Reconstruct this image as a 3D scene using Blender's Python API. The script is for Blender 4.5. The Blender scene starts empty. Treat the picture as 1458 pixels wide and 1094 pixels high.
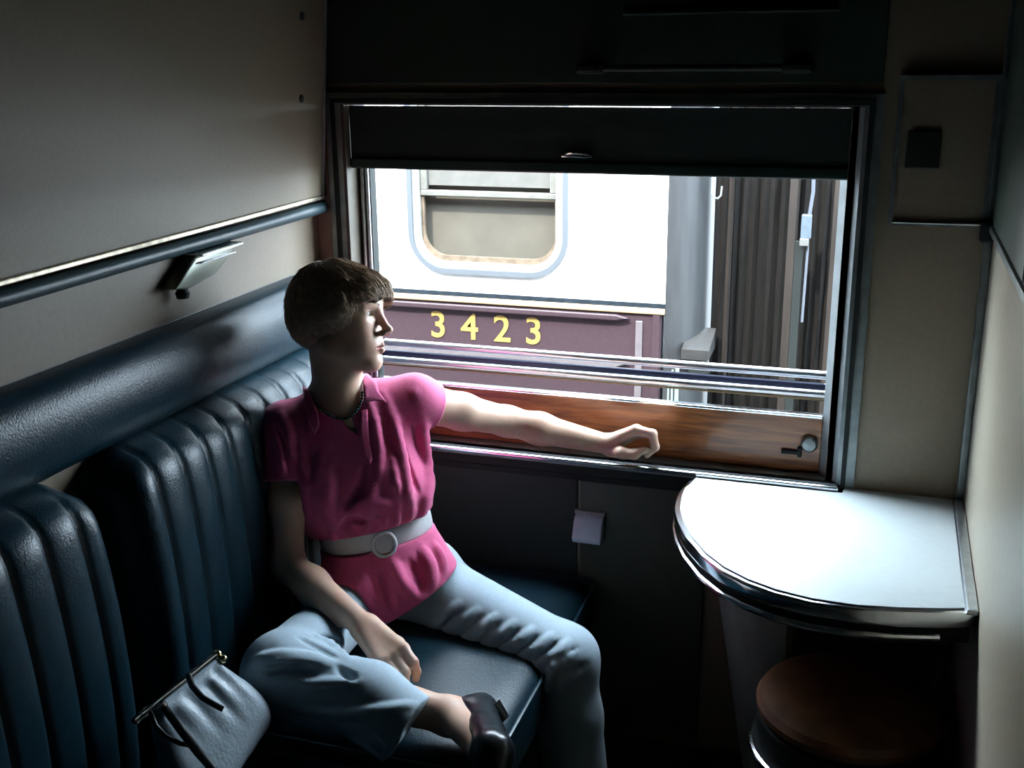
import bpy, bmesh, math, random
import numpy as np
from mathutils import Vector, Matrix, Euler
random.seed(7)
rng = np.random.default_rng(7)
S = bpy.context.scene
COL = S.collection

# ------------------------------------------------------------------ camera, sky, sun, exposure
CAM_POS = np.array((1.2854443, -2.4, 1.65)); FPX = 1600.0
RCW = np.array([[0.9493021677860894, 0.3141892642886184, -0.010511919064028652],
                [0.08067180980733779, -0.27579082969438207, -0.9578264338380378],
                [-0.30383787344411256, 0.9084186944698249, -0.28715504905659994]])  # world -> camera (x right, y down, z ahead)
cam_data = bpy.data.cameras.new('camera'); cam = bpy.data.objects.new('camera', cam_data); COL.objects.link(cam)
cam_data.sensor_fit = 'HORIZONTAL'; cam_data.sensor_width = 36.0; cam_data.lens = FPX / 1458 * 36.0; cam_data.clip_start = 0.05
mrot = Matrix(((RCW[0][0], -RCW[1][0], -RCW[2][0]), (RCW[0][1], -RCW[1][1], -RCW[2][1]), (RCW[0][2], -RCW[1][2], -RCW[2][2])))
cam.matrix_world = Matrix.Translation(CAM_POS) @ mrot.to_4x4()
S.camera = cam
W = bpy.data.worlds.new('world'); S.world = W; W.use_nodes = True
bg = W.node_tree.nodes['Background']; bg.inputs[0].default_value = (0.70, 0.86, 1.0, 1); bg.inputs[1].default_value = 26.0
sd = bpy.data.lights.new('sun', 'SUN'); sd.energy = 13.0; sd.angle = 0.02; sd.color = (1.0, 0.97, 0.9)
sun = bpy.data.objects.new('sun', sd); COL.objects.link(sun)
sun.rotation_euler = Vector((0.25, 0.55, -0.80)).to_track_quat('-Z', 'Y').to_euler()   # over our own roof onto the coach opposite
S.view_settings.view_transform = 'Standard'; S.view_settings.look = 'None'; S.view_settings.gamma = 1.0
S.view_settings.use_curve_mapping = False; S.view_settings.exposure = 0.2
S.cycles.use_denoising = True; S.cycles.max_bounces = 6; S.cycles.diffuse_bounces = 1; S.cycles.glossy_bounces = 3
S.cycles.transparent_max_bounces = 8; S.cycles.caustics_reflective = False; S.cycles.caustics_refractive = False

# ------------------------------------------------------------------ helpers
def at(px, py, **k):
    r = RCW.T @ np.array([px - 729.0, py - 547.0, FPX]); a = list(k)[0]; i = 'xyz'.index(a)
    return CAM_POS + (k[a] - CAM_POS[i]) / r[i] * r

def mat(name, col, rough=0.6, metal=0.0, spec=0.5, noise=None, bump=None, coat=0.0, stretch=(1, 1, 1), attr=None, sheen=0.0, sss=0.0, trans=0.0, ior=1.45):
    m = bpy.data.materials.new(name); m.use_nodes = True; nt = m.node_tree; b = nt.nodes['Principled BSDF']
    c4 = (*col, 1.0)
    b.inputs['Base Color'].default_value = c4; b.inputs['Roughness'].default_value = rough; b.inputs['Metallic'].default_value = metal
    b.inputs['Specular IOR Level'].default_value = spec; b.inputs['Coat Weight'].default_value = coat; b.inputs['IOR'].default_value = ior
    b.inputs['Sheen Weight'].default_value = sheen; b.inputs['Transmission Weight'].default_value = trans
    if sss: b.inputs['Subsurface Weight'].default_value = sss; b.inputs['Subsurface Radius'].default_value = (0.012, 0.004, 0.002); b.inputs['Subsurface Scale'].default_value = 1.0
    tc = nt.nodes.new('ShaderNodeTexCoord'); mp = nt.nodes.new('ShaderNodeMapping'); nt.links.new(tc.outputs['Object'], mp.inputs[0])
    mp.inputs['Scale'].default_value = stretch
    src = None
    if attr:
        at_ = nt.nodes.new('ShaderNodeAttribute'); at_.attribute_name = attr; src = at_.outputs['Color']
        nt.links.new(src, b.inputs['Base Color'])
    if noise:
        sc, amt = noise
        n = nt.nodes.new('ShaderNodeTexNoise'); n.inputs['Scale'].default_value = sc; n.inputs['Detail'].default_value = 5; nt.links.new(mp.outputs[0], n.inputs['Vector'])
        mr = nt.nodes.new('ShaderNodeMapRange'); mr.inputs[1].default_value = 0.3; mr.inputs[2].default_value = 0.7
        mr.inputs[3].default_value = 1 - amt; mr.inputs[4].default_value = 1 + amt; nt.links.new(n.outputs[0], mr.inputs[0])
        mx = nt.nodes.new('ShaderNodeMix'); mx.data_type = 'RGBA'; mx.blend_type = 'MULTIPLY'; mx.inputs[0].default_value = 1.0
        if src: nt.links.new(src, mx.inputs[6])
        else: mx.inputs[6].default_value = c4
        nt.links.new(mr.outputs[0], mx.inputs[7]); nt.links.new(mx.outputs[2], b.inputs['Base Color'])
    if bump:
        sc, st = bump
        n = nt.nodes.new('ShaderNodeTexNoise'); n.inputs['Scale'].default_value = sc; n.inputs['Detail'].default_value = 4; nt.links.new(mp.outputs[0], n.inputs['Vector'])
        bp = nt.nodes.new('ShaderNodeBump'); bp.inputs['Strength'].default_value = st; bp.inputs['Distance'].default_value = 0.002
        nt.links.new(n.outputs[0], bp.inputs['Height']); nt.links.new(bp.outputs[0], b.inputs['Normal'])
    return m

def wood(name, c1, c2, axis='X', rough=0.35, coat=0.3, scale=9.0):
    m = mat(name, c1, rough, coat=coat); nt = m.node_tree; b = nt.nodes['Principled BSDF']
    tc = nt.nodes.new('ShaderNodeTexCoord'); mp = nt.nodes.new('ShaderNodeMapping'); nt.links.new(tc.outputs['Object'], mp.inputs[0])
    mp.inputs['Scale'].default_value = {'X': (0.6, 8, 8), 'Z': (8, 8, 0.6), 'Y': (8, 0.6, 8)}[axis]
    n = nt.nodes.new('ShaderNodeTexNoise'); n.inputs['Scale'].default_value = scale; n.inputs['Detail'].default_value = 8; n.inputs['Distortion'].default_value = 0.8
    cr = nt.nodes.new('ShaderNodeValToRGB'); cr.color_ramp.elements[0].position = 0.35; cr.color_ramp.elements[1].position = 0.65
    cr.color_ramp.elements[0].color = (*c2, 1); cr.color_ramp.elements[1].color = (*c1, 1)
    nt.links.new(mp.outputs[0], n.inputs['Vector']); nt.links.new(n.outputs[0], cr.inputs[0]); nt.links.new(cr.outputs[0], b.inputs['Base Color'])
    return m

def tag(o, label=None, cat=None, group=None, kind=None):
    if label: o['label'] = label
    if cat: o['category'] = cat
    if group: o['group'] = group
    if kind: o['kind'] = kind
    return o
def empty(name, loc, label=None, cat=None, group=None, kind=None):
    o = bpy.data.objects.new(name, None); o.empty_display_size = 0.05; COL.objects.link(o); o.location = loc
    bpy.context.view_layer.update(); return tag(o, label, cat, group, kind)
def link(name, me, m, parent=None, smooth=False, label=None):
    o = bpy.data.objects.new(name, me); COL.objects.link(o)
    if m is not None:
        for q in (m if isinstance(m, (list, tuple)) else [m]): me.materials.append(q)
    if smooth:
        me.polygons.foreach_set('use_smooth', [True] * len(me.polygons))
    if parent is not None:
        o.parent = parent; o.matrix_parent_inverse = parent_inv(parent)
    if label: o['label'] = label
    return o
def parent_inv(p):
    m = Matrix.Identity(4); chain = []
    while p is not None: chain.append(p); p = p.parent
    for q in reversed(chain): m = m @ (q.matrix_parent_inverse @ q.matrix_basis)
    return m.inverted()

class MB:
    """collects shapes, links them as one mesh object"""
    def __init__(s): s.bm = bmesh.new()
    def box(s, a, b, bev=0.0, seg=2, rot=None, piv=None):
        a = np.array(a, float); b = np.array(b, float); c = (a + b) / 2; d = np.abs(b - a)
        g = bmesh.ops.create_cube(s.bm, size=1.0); vs = g['verts']
        bmesh.ops.scale(s.bm, vec=d, verts=vs); bmesh.ops.translate(s.bm, vec=c, verts=vs)
        if bev > 0:
            es = list({e for v in vs for e in v.link_edges}); r = bmesh.ops.bevel(s.bm, geom=es, offset=min(bev, d.min() * 0.49), segments=seg, affect='EDGES', profile=0.5)
            vs = list({v for f in r['faces'] for v in f.verts} | {v for v in vs if v.is_valid})
        if rot is not None:
            bmesh.ops.rotate(s.bm, cent=Vector(piv if piv is not None else c), matrix=Euler(rot).to_matrix(), verts=vs)
        return s
    def tube(s, pts, r, n=10, caps=True, closed=False, flat=1.0):
        pts = [Vector(p) for p in pts]; N = len(pts); rs = r if hasattr(r, '__len__') else [r] * N
        rings = []; up = None
        for i, p in enumerate(pts):
            a = pts[(i - 1) % N] if (closed or i > 0) else p; b = pts[(i + 1) % N] if (closed or i < N - 1) else p
            t = (b - a).normalized()
            if up is None:
                up = Vector((0, 0, 1)) if abs(t.z) < 0.9 else Vector((1, 0, 0))
            u = (up - t * up.dot(t)).normalized(); up = u; v = t.cross(u)
            rings.append([s.bm.verts.new(p + (u * math.cos(q) * flat + v * math.sin(q)) * rs[i]) for q in [2 * math.pi * k / n for k in range(n)]])
        M_ = N if closed else N - 1
        for i in range(M_):
            A = rings[i]; B = rings[(i + 1) % N]
            for k in range(n): s.bm.faces.new((A[k], A[(k + 1) % n], B[(k + 1) % n], B[k]))
        if caps and not closed:
            s.bm.faces.new(rings[0][::-1]); s.bm.faces.new(rings[-1])
        return s
    def lathe(s, prof, c, n=32, axis='z'):
        rings = []
        for (r, h) in prof:
            ring = []
            for k in range(n):
                q = 2 * math.pi * k / n; x, y, z = r * math.cos(q), r * math.sin(q), h
                if axis == 'y': x, y, z = x, h, y
                if axis == 'x': x, y, z = h, x, y
                ring.append(s.bm.verts.new((c[0] + x, c[1] + y, c[2] + z)))
            rings.append(ring)
        for A, B in zip(rings, rings[1:]):
            for k in range(n): s.bm.faces.new((A[k], A[(k + 1) % n], B[(k + 1) % n], B[k]))
        s.bm.faces.new(rings[0][::-1]); s.bm.faces.new(rings[-1]); return s
    def prism(s, poly, d0, d1, axis='y', bev=0.0):
        """extrude a 2D outline; axis 'y': poly is (x,z), 'x': (y,z), 'z': (x,y)"""
        f = {'y': lambda p, d: (p[0], d, p[1]), 'x': lambda p, d: (d, p[0], p[1]), 'z': lambda p, d: (p[0], p[1], d)}[axis]
        A = [s.bm.verts.new(f(p, d0)) for p in poly]; B = [s.bm.verts.new(f(p, d1)) for p in poly]; n = len(poly)
        fs = [s.bm.faces.new(A[::-1]), s.bm.faces.new(B)]
        for i in range(n): fs.append(s.bm.faces.new((A[i], A[(i + 1) % n], B[(i + 1) % n], B[i])))
        if bev > 0:
            es = list({e for g in fs[:2] for e in g.edges}); bmesh.ops.bevel(s.bm, geom=es, offset=bev, segments=3, affect='EDGES', profile=0.5)
        return s
    def sphere(s, c, r, sub=2, sc=(1, 1, 1)):
        g = bmesh.ops.create_icosphere(s.bm, subdivisions=sub, radius=r); bmesh.ops.scale(s.bm, vec=sc, verts=g['verts']); bmesh.ops.translate(s.bm, vec=Vector(c), verts=g['verts']); return s
    def done(s, name, m, parent=None, smooth=False, label=None, auto=True):
        bmesh.ops.recalc_face_normals(s.bm, faces=s.bm.faces)
        me = bpy.data.meshes.new(name); s.bm.to_mesh(me); s.bm.free()
        o = link(name, me, m, parent, smooth, label)
        if smooth and auto:
            me.set_sharp_from_angle(angle=math.radians(38))
        return o

def rrect(x0, x1, z0, z1, r, n=8):
    pts = []
    for cx, cz, a0 in ((x1 - r, z1 - r, 0), (x0 + r, z1 - r, 90), (x0 + r, z0 + r, 180), (x1 - r, z0 + r, 270)):
        for k in range(n + 1):
            a = math.radians(a0 + 90 * k / n); pts.append((cx + r * math.cos(a), cz + r * math.sin(a)))
    return pts
def ring_prism(mb, outer, inner, d0, d1):
    """frame between two outlines with equal point counts, in x-z, from y=d0 to y=d1"""
    n = len(outer); V = lambda p, d: mb.bm.verts.new((p[0], d, p[1]))
    a = [V(p, d0) for p in outer]; b = [V(p, d0) for p in inner]; c = [V(p, d1) for p in outer]; d = [V(p, d1) for p in inner]
    for i in range(n):
        j = (i + 1) % n
        for q in ((a[i], a[j], b[j], b[i]), (c[i], d[i], d[j], c[j]), (a[i], c[i], c[j], a[j]), (b[i], b[j], d[j], d[i])): mb.bm.faces.new(q)
    return mb
def rect_hole_wall(mb, x0, x1, z0, z1, hole, d0, d1):
    """wall slab in x-z with a hole given as rrect outline (starts at +x,+z corner, counter-clockwise)"""
    n = len(hole); outer = []
    cx = sum(p[0] for p in hole) / n; cz = sum(p[1] for p in hole) / n
    q = n // 4
    for i, p in enumerate(hole):
        k = i // q; t = (i % q) / (q - 1)
        if k == 0: o = (x1, z1)
        elif k == 1: o = (x0, z1)
        elif k == 2: o = (x0, z0)
        else: o = (x1, z0)
        outer.append(o)
    V = lambda p, d: mb.bm.verts.new((p[0], d, p[1]))
    for d in (d0, d1):
        cor = {c: V(c, d) for c in set(outer)}; hv = [V(p, d) for p in hole]
        for i in range(n):
            j = (i + 1) % n
            if outer[i] == outer[j]: mb.bm.faces.new((cor[outer[i]], hv[j], hv[i]))
            else: mb.bm.faces.new((cor[outer[i]], cor[outer[j]], hv[j], hv[i]))
        if d == d0: h0, c0 = hv, cor
        else: h1, c1 = hv, cor
    for i in range(n):
        j = (i + 1) % n; mb.bm.faces.new((h0[i], h0[j], h1[j], h1[i]))
        if outer[i] != outer[j]: mb.bm.faces.new((c0[outer[i]], c1[outer[i]], c1[outer[j]], c0[outer[j]]))
    return mb

# ------------------------------------------------------------------ materials
M = dict(
 beige=mat('beige_laminate', (0.20, 0.165, 0.115), 0.42, noise=(140, 0.06), bump=(600, 0.15)),
 beige2=mat('beige_wall_paint', (0.27, 0.215, 0.15), 0.45, noise=(90, 0.06), bump=(500, 0.15)),
 green=mat('dark_green_paint', (0.028, 0.05, 0.036), 0.45, noise=(30, 0.15)),
 dark=mat('dark_metal', (0.012, 0.015, 0.014), 0.6, spec=0.3),
 frame=mat('dull_aluminium_frame', (0.22, 0.24, 0.24), 0.38, metal=0.7, noise=(25, 0.2)),
 chrome=mat('chrome', (0.78, 0.80, 0.83), 0.16, metal=1.0, noise=(40, 0.06)),
 alu=mat('satin_aluminium', (0.62, 0.65, 0.68), 0.3, metal=0.9, noise=(60, 0.1)),
 vinyl=mat('dark_teal_vinyl', (0.005, 0.020, 0.030), 0.32, spec=0.27, noise=(35, 0.18), bump=(260, 0.35)),
 vinyl2=mat('dark_teal_vinyl_piping', (0.010, 0.036, 0.05), 0.3, spec=0.6),
 rail=mat('slate_vinyl_rail', (0.03, 0.055, 0.065), 0.4, bump=(300, 0.3)),
 blind=mat('dark_green_blind_cloth', (0.006, 0.018, 0.013), 0.8, bump=(500, 0.3)),
 teak=wood('varnished_teak', (0.42, 0.15, 0.045), (0.17, 0.06, 0.02), 'X'),
 table=mat('pale_laminate_top', (0.72, 0.78, 0.78), 0.42, noise=(200, 0.04), stretch=(0.3, 3, 1)),
 floor=mat('dark_linoleum', (0.02, 0.022, 0.02), 0.6, noise=(20, 0.3)),
 leather=mat('worn_brown_leather', (0.17, 0.075, 0.035), 0.42, noise=(18, 0.4), bump=(200, 0.4)),
 white=mat('cream_coach_paint', (0.86, 0.87, 0.83), 0.35, noise=(3, 0.03)),
 maroon=mat('maroon_coach_paint', (0.040, 0.024, 0.029), 0.4, noise=(60, 0.1)),
 maroonlite=mat('weathered_maroon_moulding', (0.11, 0.095, 0.10), 0.4, noise=(30, 0.1)),
 black=mat('black_lining', (0.012, 0.018, 0.024), 0.4, noise=(40, 0.4)),
 yellow=mat('yellow_lining', (0.36, 0.25, 0.13), 0.45),
 numeral=mat('numeral_yellow', (0.28, 0.19, 0.055), 0.45),
 cgrey=mat('coach_end_grey', (0.026, 0.027, 0.028), 0.55, noise=(12, 0.2), stretch=(4, 4, 0.4)),
 wframe=mat('coach_window_frame', (0.20, 0.20, 0.18), 0.5, noise=(30, 0.25)),
 wblind=mat('coach_window_shade', (0.075, 0.066, 0.05), 0.7, noise=(8, 0.12)),
 bellow=mat('brown_bellows_canvas', (0.010, 0.0078, 0.0062), 0.75, noise=(14, 0.4), stretch=(3, 3, 0.5), bump=(60, 0.6)),
 ballast=mat('ballast', (0.12, 0.11, 0.10), 0.9, noise=(30, 0.4), bump=(40, 1.0)),
 glass=mat('window_glass', (0.93, 0.95, 0.95), 0.02, trans=1.0, ior=1.05, spec=0.4),
 switch=mat('ashtray_steel', (0.72, 0.90, 0.98), 0.35, metal=0.1),
)
# ------------------------------------------------------------------ room shell
WX = 1.49; Y0 = -2.95; ZT = 2.25
WL, WR, WB, WT = 0.085, 1.205, 0.725, 1.53     # window opening
MB().box((-0.06, Y0, -0.05), (WX + 0.06, 0.10, 0)).done('floor', M['floor'])['kind'] = 'structure'
MB().box((-0.06, Y0, ZT), (WX + 0.06, 0.10, ZT + 0.05)).done('ceiling', M['green'])['kind'] = 'structure'
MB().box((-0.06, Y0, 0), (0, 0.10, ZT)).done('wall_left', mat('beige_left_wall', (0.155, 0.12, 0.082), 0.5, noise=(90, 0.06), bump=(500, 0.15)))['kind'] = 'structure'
MB().box((WX, Y0, 0), (WX + 0.06, 0.10, ZT)).done('wall_right', mat('pale_cream_wall', (0.50, 0.44, 0.34), 0.35, noise=(60, 0.05)))['kind'] = 'structure'  # cream lightened so this wall bounces more light onto her face
MB().box((-0.06, Y0 - 0.06, 0), (WX + 0.06, Y0, ZT)).done('wall_back', M['green'])['kind'] = 'structure'
wf = MB(); rect_hole_wall(wf, 0, WX, 0, ZT, rrect(WL, WR, WB, WT, 0.012, 3), 0.0, 0.10)
wfo = wf.done('wall_front', M['beige2']); wfo['kind'] = 'structure'
# darker green facing above the window, panel joints
MB().box((0.03, -0.006, 1.575), (1.26, -0.0005, 2.2), 0.002).done('upper_panel', M['green'], wfo)
MB().box((0.002, -0.0065, 0.02), (0.645, -0.0005, 0.672), 0.002).done('lower_panel', mat('dark_green_lower', (0.014, 0.020, 0.016), 0.6, noise=(20, 0.1)), wfo, label='darker green stretch of wall on the left below the window')  # left stretch below the window is coloured darker than the right
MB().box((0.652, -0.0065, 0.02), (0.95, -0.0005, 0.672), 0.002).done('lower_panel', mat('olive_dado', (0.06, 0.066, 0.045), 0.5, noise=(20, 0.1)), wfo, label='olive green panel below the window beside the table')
MB().box((-0.06, 0.10, 1.9), (1.55, 0.4, 1.94)).done('trim_1', M['dark'])['kind'] = 'structure'   # rain gutter above the window outside
# outside shell of our own coach
sh = MB(); rect_hole_wall(sh, -4.0, 4.5, -0.6, 2.45, rrect(0.05, 1.24, 0.70, 1.56, 0.05, 3), 0.10, 0.14)
sh.box((-4.0, -3.1, 2.40), (4.5, 0.13, 2.46)); so = sh.done('wall_outer', M['maroon']); so['kind'] = 'structure'
bpy.data.objects.remove(bpy.data.objects['trim_1'])

# ------------------------------------------------------------------ window of the compartment
win = empty('window_1', (0.645, 0.05, 0.725), kind='structure')
f = MB()
def frame_ring(mb, o, i, y0, y1):
    (ox0, ox1, oz0, oz1), (ix0, ix1, iz0, iz1) = o, i
    ring_prism(mb, [(ox1, oz1), (ox0, oz1), (ox0, oz0), (ox1, oz0)], [(ix1, iz1), (ix0, iz1), (ix0, iz0), (ix1, iz0)], y0, y1)
frame_ring(f, (0.040, 1.266, 0.705, 1.555), (0.058, 1.246, 0.728, 1.540), -0.010, 0.0)
o = f.done('outer_moulding', M['frame'], win)
f = MB(); frame_ring(f, (0.056, 1.248, 0.722, 1.542), (0.066, 1.238, 0.728, 1.533), -0.018, 0.0); f.done('bead_moulding', M['dark'], win)
f = MB(); frame_ring(f, (0.064, 1.240, 0.724, 1.535), (0.080, 1.230, 0.731, 1.529), -0.014, 0.004); f.done('inner_moulding', M['frame'], win)
# jambs (satin metal faces inside the opening)
MB().box((0.078, -0.012, 0.73), (0.0875, 0.10, 1.53), 0.002).done('jamb', mat('dimmed_jamb_paint', (0.07, 0.058, 0.042), 0.5, noise=(30, 0.2)), win)  # beige jamb coloured dark so that it looks dim
MB().prism([(1.190, 0.036), (1.229, -0.012), (1.232, -0.012), (1.232, 0.0), (1.206, 0.0), (1.206, 0.08), (1.190, 0.08)], 0.731, 1.53, 'z', 0.001).done('jamb', mat('bright_jamb_metal', (0.20, 0.22, 0.23), 0.5, metal=0.2, noise=(30, 0.12)), win, label='bright splayed metal jamb')
for xx in (0.094, 0.107):
    MB().tube([(xx + 0.003, 0.048, 0.74), (xx + 0.003, 0.048, 1.52)], 0.0048, 14).done('sash_channel', M['alu'], win, smooth=True, label='chrome channel strip')
MB().box((0.0875, 0.05, 0.74), (0.1135, 0.056, 1.52)).box((0.1135, 0.05, 0.74), (0.117, 0.08, 1.52)).done('channel_backing', M['dark'], win)
MB().box((1.190, 0.05, 0.74), (1.2, 0.085, 1.52), 0.002).done('sash_channel', M['dark'], win)
# sill ledge
MB().box((0.05, -0.035, 0.715), (1.235, 0.06, 0.731), 0.004).done('sill', M['frame'], win)
MB().box((0.05, -0.040, 0.722), (1.235, -0.030, 0.733), 0.0035).done('sill_edge', M['chrome'], win)
MB().box((0.05, -0.022, 0.688), (0.93, -0.0, 0.715), 0.004).box((0.05, -0.014, 0.672), (0.93, 0.0, 0.688), 0.003).done('apron_moulding', M['dark'], win)
# weather board and dropped sash
MB().box((0.118, 0.040, 0.731), (1.190, 0.052, 0.862), 0.002).done('weather_board', M['teak'], win)
MB().box((0.118, 0.034, 0.860), (1.190, 0.056, 0.867), 0.002).done('board_cap', M['chrome'], win)
MB().box((0.118, 0.066, 0.86), (1.190, 0.070, 0.915)).done('pane', M['glass'], win)
r_ = MB(); r_.tube([(0.118, 0.066, 0.908), (1.190, 0.066, 0.908)], 0.0085, 16); r_.tube([(0.118, 0.092, 0.944), (1.190, 0.092, 0.944)], 0.0095, 16); r_.done('sash_rail', mat('polished_rail', (0.92, 0.93, 0.97), 0.28, metal=0.85), win, smooth=True)
MB().box((0.118, 0.074, 0.905), (1.190, 0.088, 0.928), 0.004).done('sash_rail_core', mat('navy_shadow_gap', (0.03, 0.035, 0.09), 0.4), win)  # navy colour puts the blue shade between the rails into this piece
MB().box((0.118, 0.062, 0.893), (1.190, 0.069, 0.897), 0.001).done('glazing_bead', M['yellow'], win)
# sash lock at the right of the board
lk = MB(); lk.lathe([(0.004, 0), (0.017, 0.002), (0.019, -0.004), (0.014, -0.012), (0.004, -0.014)], (1.165, 0.036, 0.800), 20, 'y'); lko = lk.done('sash_lock', M['frame'], win, smooth=True)
MB().box((1.105, 0.030, 0.772), (1.145, 0.040, 0.782), 0.003).box((1.140, 0.026, 0.768), (1.150, 0.040, 0.792), 0.003).done('lock_bolt', M['dark'], lko)

# roller blind
bl = empty('roller_blind', (0.645, 0.02, 1.528), 'dark green roller blind pulled part way down over the window', 'blind')
n_ = 40; vs = []
MB().box((0.089, 0.012, 1.405), (1.212, 0.016, 1.525), 0.001).done('cloth', M['blind'], bl)
MB().box((0.089, 0.006, 1.383), (1.212, 0.021, 1.408), 0.004).done('bottom_bar', mat('dark_green_bar', (0.01, 0.026, 0.02), 0.35), bl)
MB().tube([(0.092, 0.03, 1.512), (1.196, 0.03, 1.512)], 0.011, 12).done('roller', M['blind'], bl, smooth=True)
h = MB(); h.box((0.600, 0.003, 1.418), (0.672, 0.011, 1.423), 0.002); h.tube([(0.606, 0.009, 1.421), (0.618, 0.002, 1.427), (0.636, 0.000, 1.429), (0.654, 0.002, 1.427), (0.666, 0.009, 1.421)], 0.003, 8); h.done('pull_handle', M['chrome'], bl, smooth=True)
MB().box((0.075, -0.010, 1.528), (1.222, -0.002, 1.533), 0.002).done('trim_1', M['chrome'])['kind'] = 'structure'

# ------------------------------------------------------------------ window wall furniture
t = empty('grab_rail', (0.885, 0, 1.606), 'dark horizontal grab rail on brackets above the window', 'rail')
MB().tube([(0.665, -0.04, 1.606), (1.106, -0.04, 1.606)], 0.007, 12).done('bar', M['dark'], t, smooth=True)
for x in (0.675, 1.096):
    MB().box((x - 0.030, -0.052, 1.594), (x + 0.030, -0.004, 1.618), 0.008).done('bracket', M['dark'], t)
t = empty('luggage_rack', (0.965, 0, 1.70), 'dark luggage shelf with a thin bright edge high above the window', 'shelf')
MB().box((0.76, -0.11, 1.710), (1.17, -0.007, 1.722), 0.003).done('shelf_board', M['dark'], t)
MB().box((0.76, -0.116, 1.707), (1.17, -0.110, 1.711), 0.001).done('edge_strip', M['chrome'], t)

t = empty('wall_hatch', (1.383, 0, 1.30), 'beige wall hatch with a small black plate to the right of the window', 'hatch')
MB().box((1.296, -0.010, 1.304), (1.468, -0.001, 1.584), 0.003).done('door', M['beige2'], t)
f = MB(); frame_ring(f, (1.290, 1.474, 1.298, 1.590), (1.299, 1.465, 1.308, 1.580), -0.013, -0.001); f.done('frame', M['frame'], t)
MB().box((1.312, -0.016, 1.412), (1.376, -0.009, 1.485), 0.003).done('plate', M['dark'], t)
MB().box((1.296, -0.018, 1.3035), (1.468, -0.012, 1.3075), 0.001).done('lip', M['chrome'], t)
# corner post on the right
MB().box((1.474, -0.016, 0.0), (1.49, -0.0005, 2.2), 0.003).done('trim_2', M['frame'])['kind'] = 'structure'
t = MB(); t.box((1.462, -0.05, 1.275), (1.489, -0.017, 1.315), 0.005); t.lathe([(0.004, 0), (0.006, 0.004), (0.002, 0.007)], (1.476, -0.033, 1.315), 12)
tag(t.done('door_catch', M['dark']), 'small dark metal catch on the corner post under the hatch', 'catch')
# right wall panel battens
for i, (ya, yb) in enumerate([(-0.62, -0.02), (-1.5, -0.64)]):
    MB().box((WX - 0.007, ya, 1.31), (WX - 0.0005, yb, 2.2), 0.002).done('upper_panel', M['green'], bpy.data.objects['wall_right'])
MB().box((WX - 0.012, -1.6, 1.295), (WX - 0.0005, -0.02, 1.31), 0.002).done('batten', M['frame'], bpy.data.objects['wall_right'])
# ashtray under the sill
t = empty('ashtray', (0.676, 0, 0.525), 'small square steel ashtray on the wall under the window sill', 'ashtray')
MB().prism([(-0.004, 0.524), (-0.040, 0.526), (-0.046, 0.536), (-0.030, 0.575), (-0.012, 0.590), (-0.004, 0.592)], 0.642, 0.712, 'x', 0.003).done('box', M['switch'], t, smooth=True)
MB().prism([(-0.014, 0.589), (-0.012, 0.595), (-0.004, 0.597), (-0.004, 0.592)], 0.640, 0.714, 'x', 0.001).done('lid', M['alu'], t)

# ------------------------------------------------------------------ folded upper berth and rail on the left wall
t = empty('upper_berth', (0.03, -1.1, 1.318), 'folded up bunk panel with beige face and metal edging on the left wall', 'bunk')
A = math.atan2(0.04, 0.5)
def tilt(mb_): 
    bmesh.ops.rotate(mb_.bm, cent=Vector((0.008, 0, 1.318)), matrix=Euler((0, A, 0)).to_matrix(), verts=mb_.bm.verts); return mb_
m_ = MB(); m_.box((0.004, -2.3, 1.322), (0.024, -0.022, 2.1), 0.003); tilt(m_).done('panel', M['beige'], t)
m_ = MB(); m_.box((0.002, -2.3, 1.314), (0.029, -0.018, 1.323), 0.002); tilt(m_).done('bottom_edging', mat('brass_edging', (0.62, 0.56, 0.44), 0.3, metal=0.9, noise=(60, 0.3)), t)
m_ = MB(); m_.box((0.002, -0.022, 1.314), (0.029, -0.016, 2.1), 0.002); tilt(m_).done('side_edging', M['alu'], t)
for z in (1.548, 1.722):
    m_ = MB(); m_.lathe([(0.008, 0.0245), (0.008, 0.0265), (0.004, 0.028)], (0, -0.125, z), 16, 'x'); tilt(m_).done('screw', M['dark'], t, smooth=True)
m_ = MB(); m_.tube([(0.021, -2.3, 1.293), (0.021, -0.012, 1.293)], 0.0145, 14, flat=1.0); 
tag(m_.done('padded_rail', M['rail'], smooth=True), 'dark padded rail running along the left wall under the bunk', 'rail')
# dark strip on corner
MB().box((0.0005, -0.014, 1.32), (0.030, -0.0065, 2.2), 0.002).done('trim_3', M['dark'])['kind'] = 'structure'

# reading lamp
t = empty('reading_lamp', (0, -0.53, 1.255), 'small grey metal reading lamp on the wall under the padded rail', 'lamp')
MB().prism([(-0.640, 1.222), (-0.565, 1.272), (-0.425, 1.272), (-0.440, 1.256), (-0.500, 1.226), (-0.60, 1.214)], 0.001, 0.036, 'x', 0.006).done('housing', mat('lamp_grey', (0.20, 0.21, 0.17), 0.35, metal=0.4), t, smooth=True)
MB().box((0.0, -0.567, 1.272), (0.052, -0.420, 1.278), 0.002).done('hood', M['chrome'], t)
MB().box((0.034, -0.562, 1.257), (0.044, -0.437, 1.261), 0.002).done('strip', M['chrome'], t)
MB().lathe([(0.012, 0), (0.014, 0.010), (0.008, 0.02)], (0.022, -0.60, 1.197), 14).done('knob', M['dark'], t, smooth=True)

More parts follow.
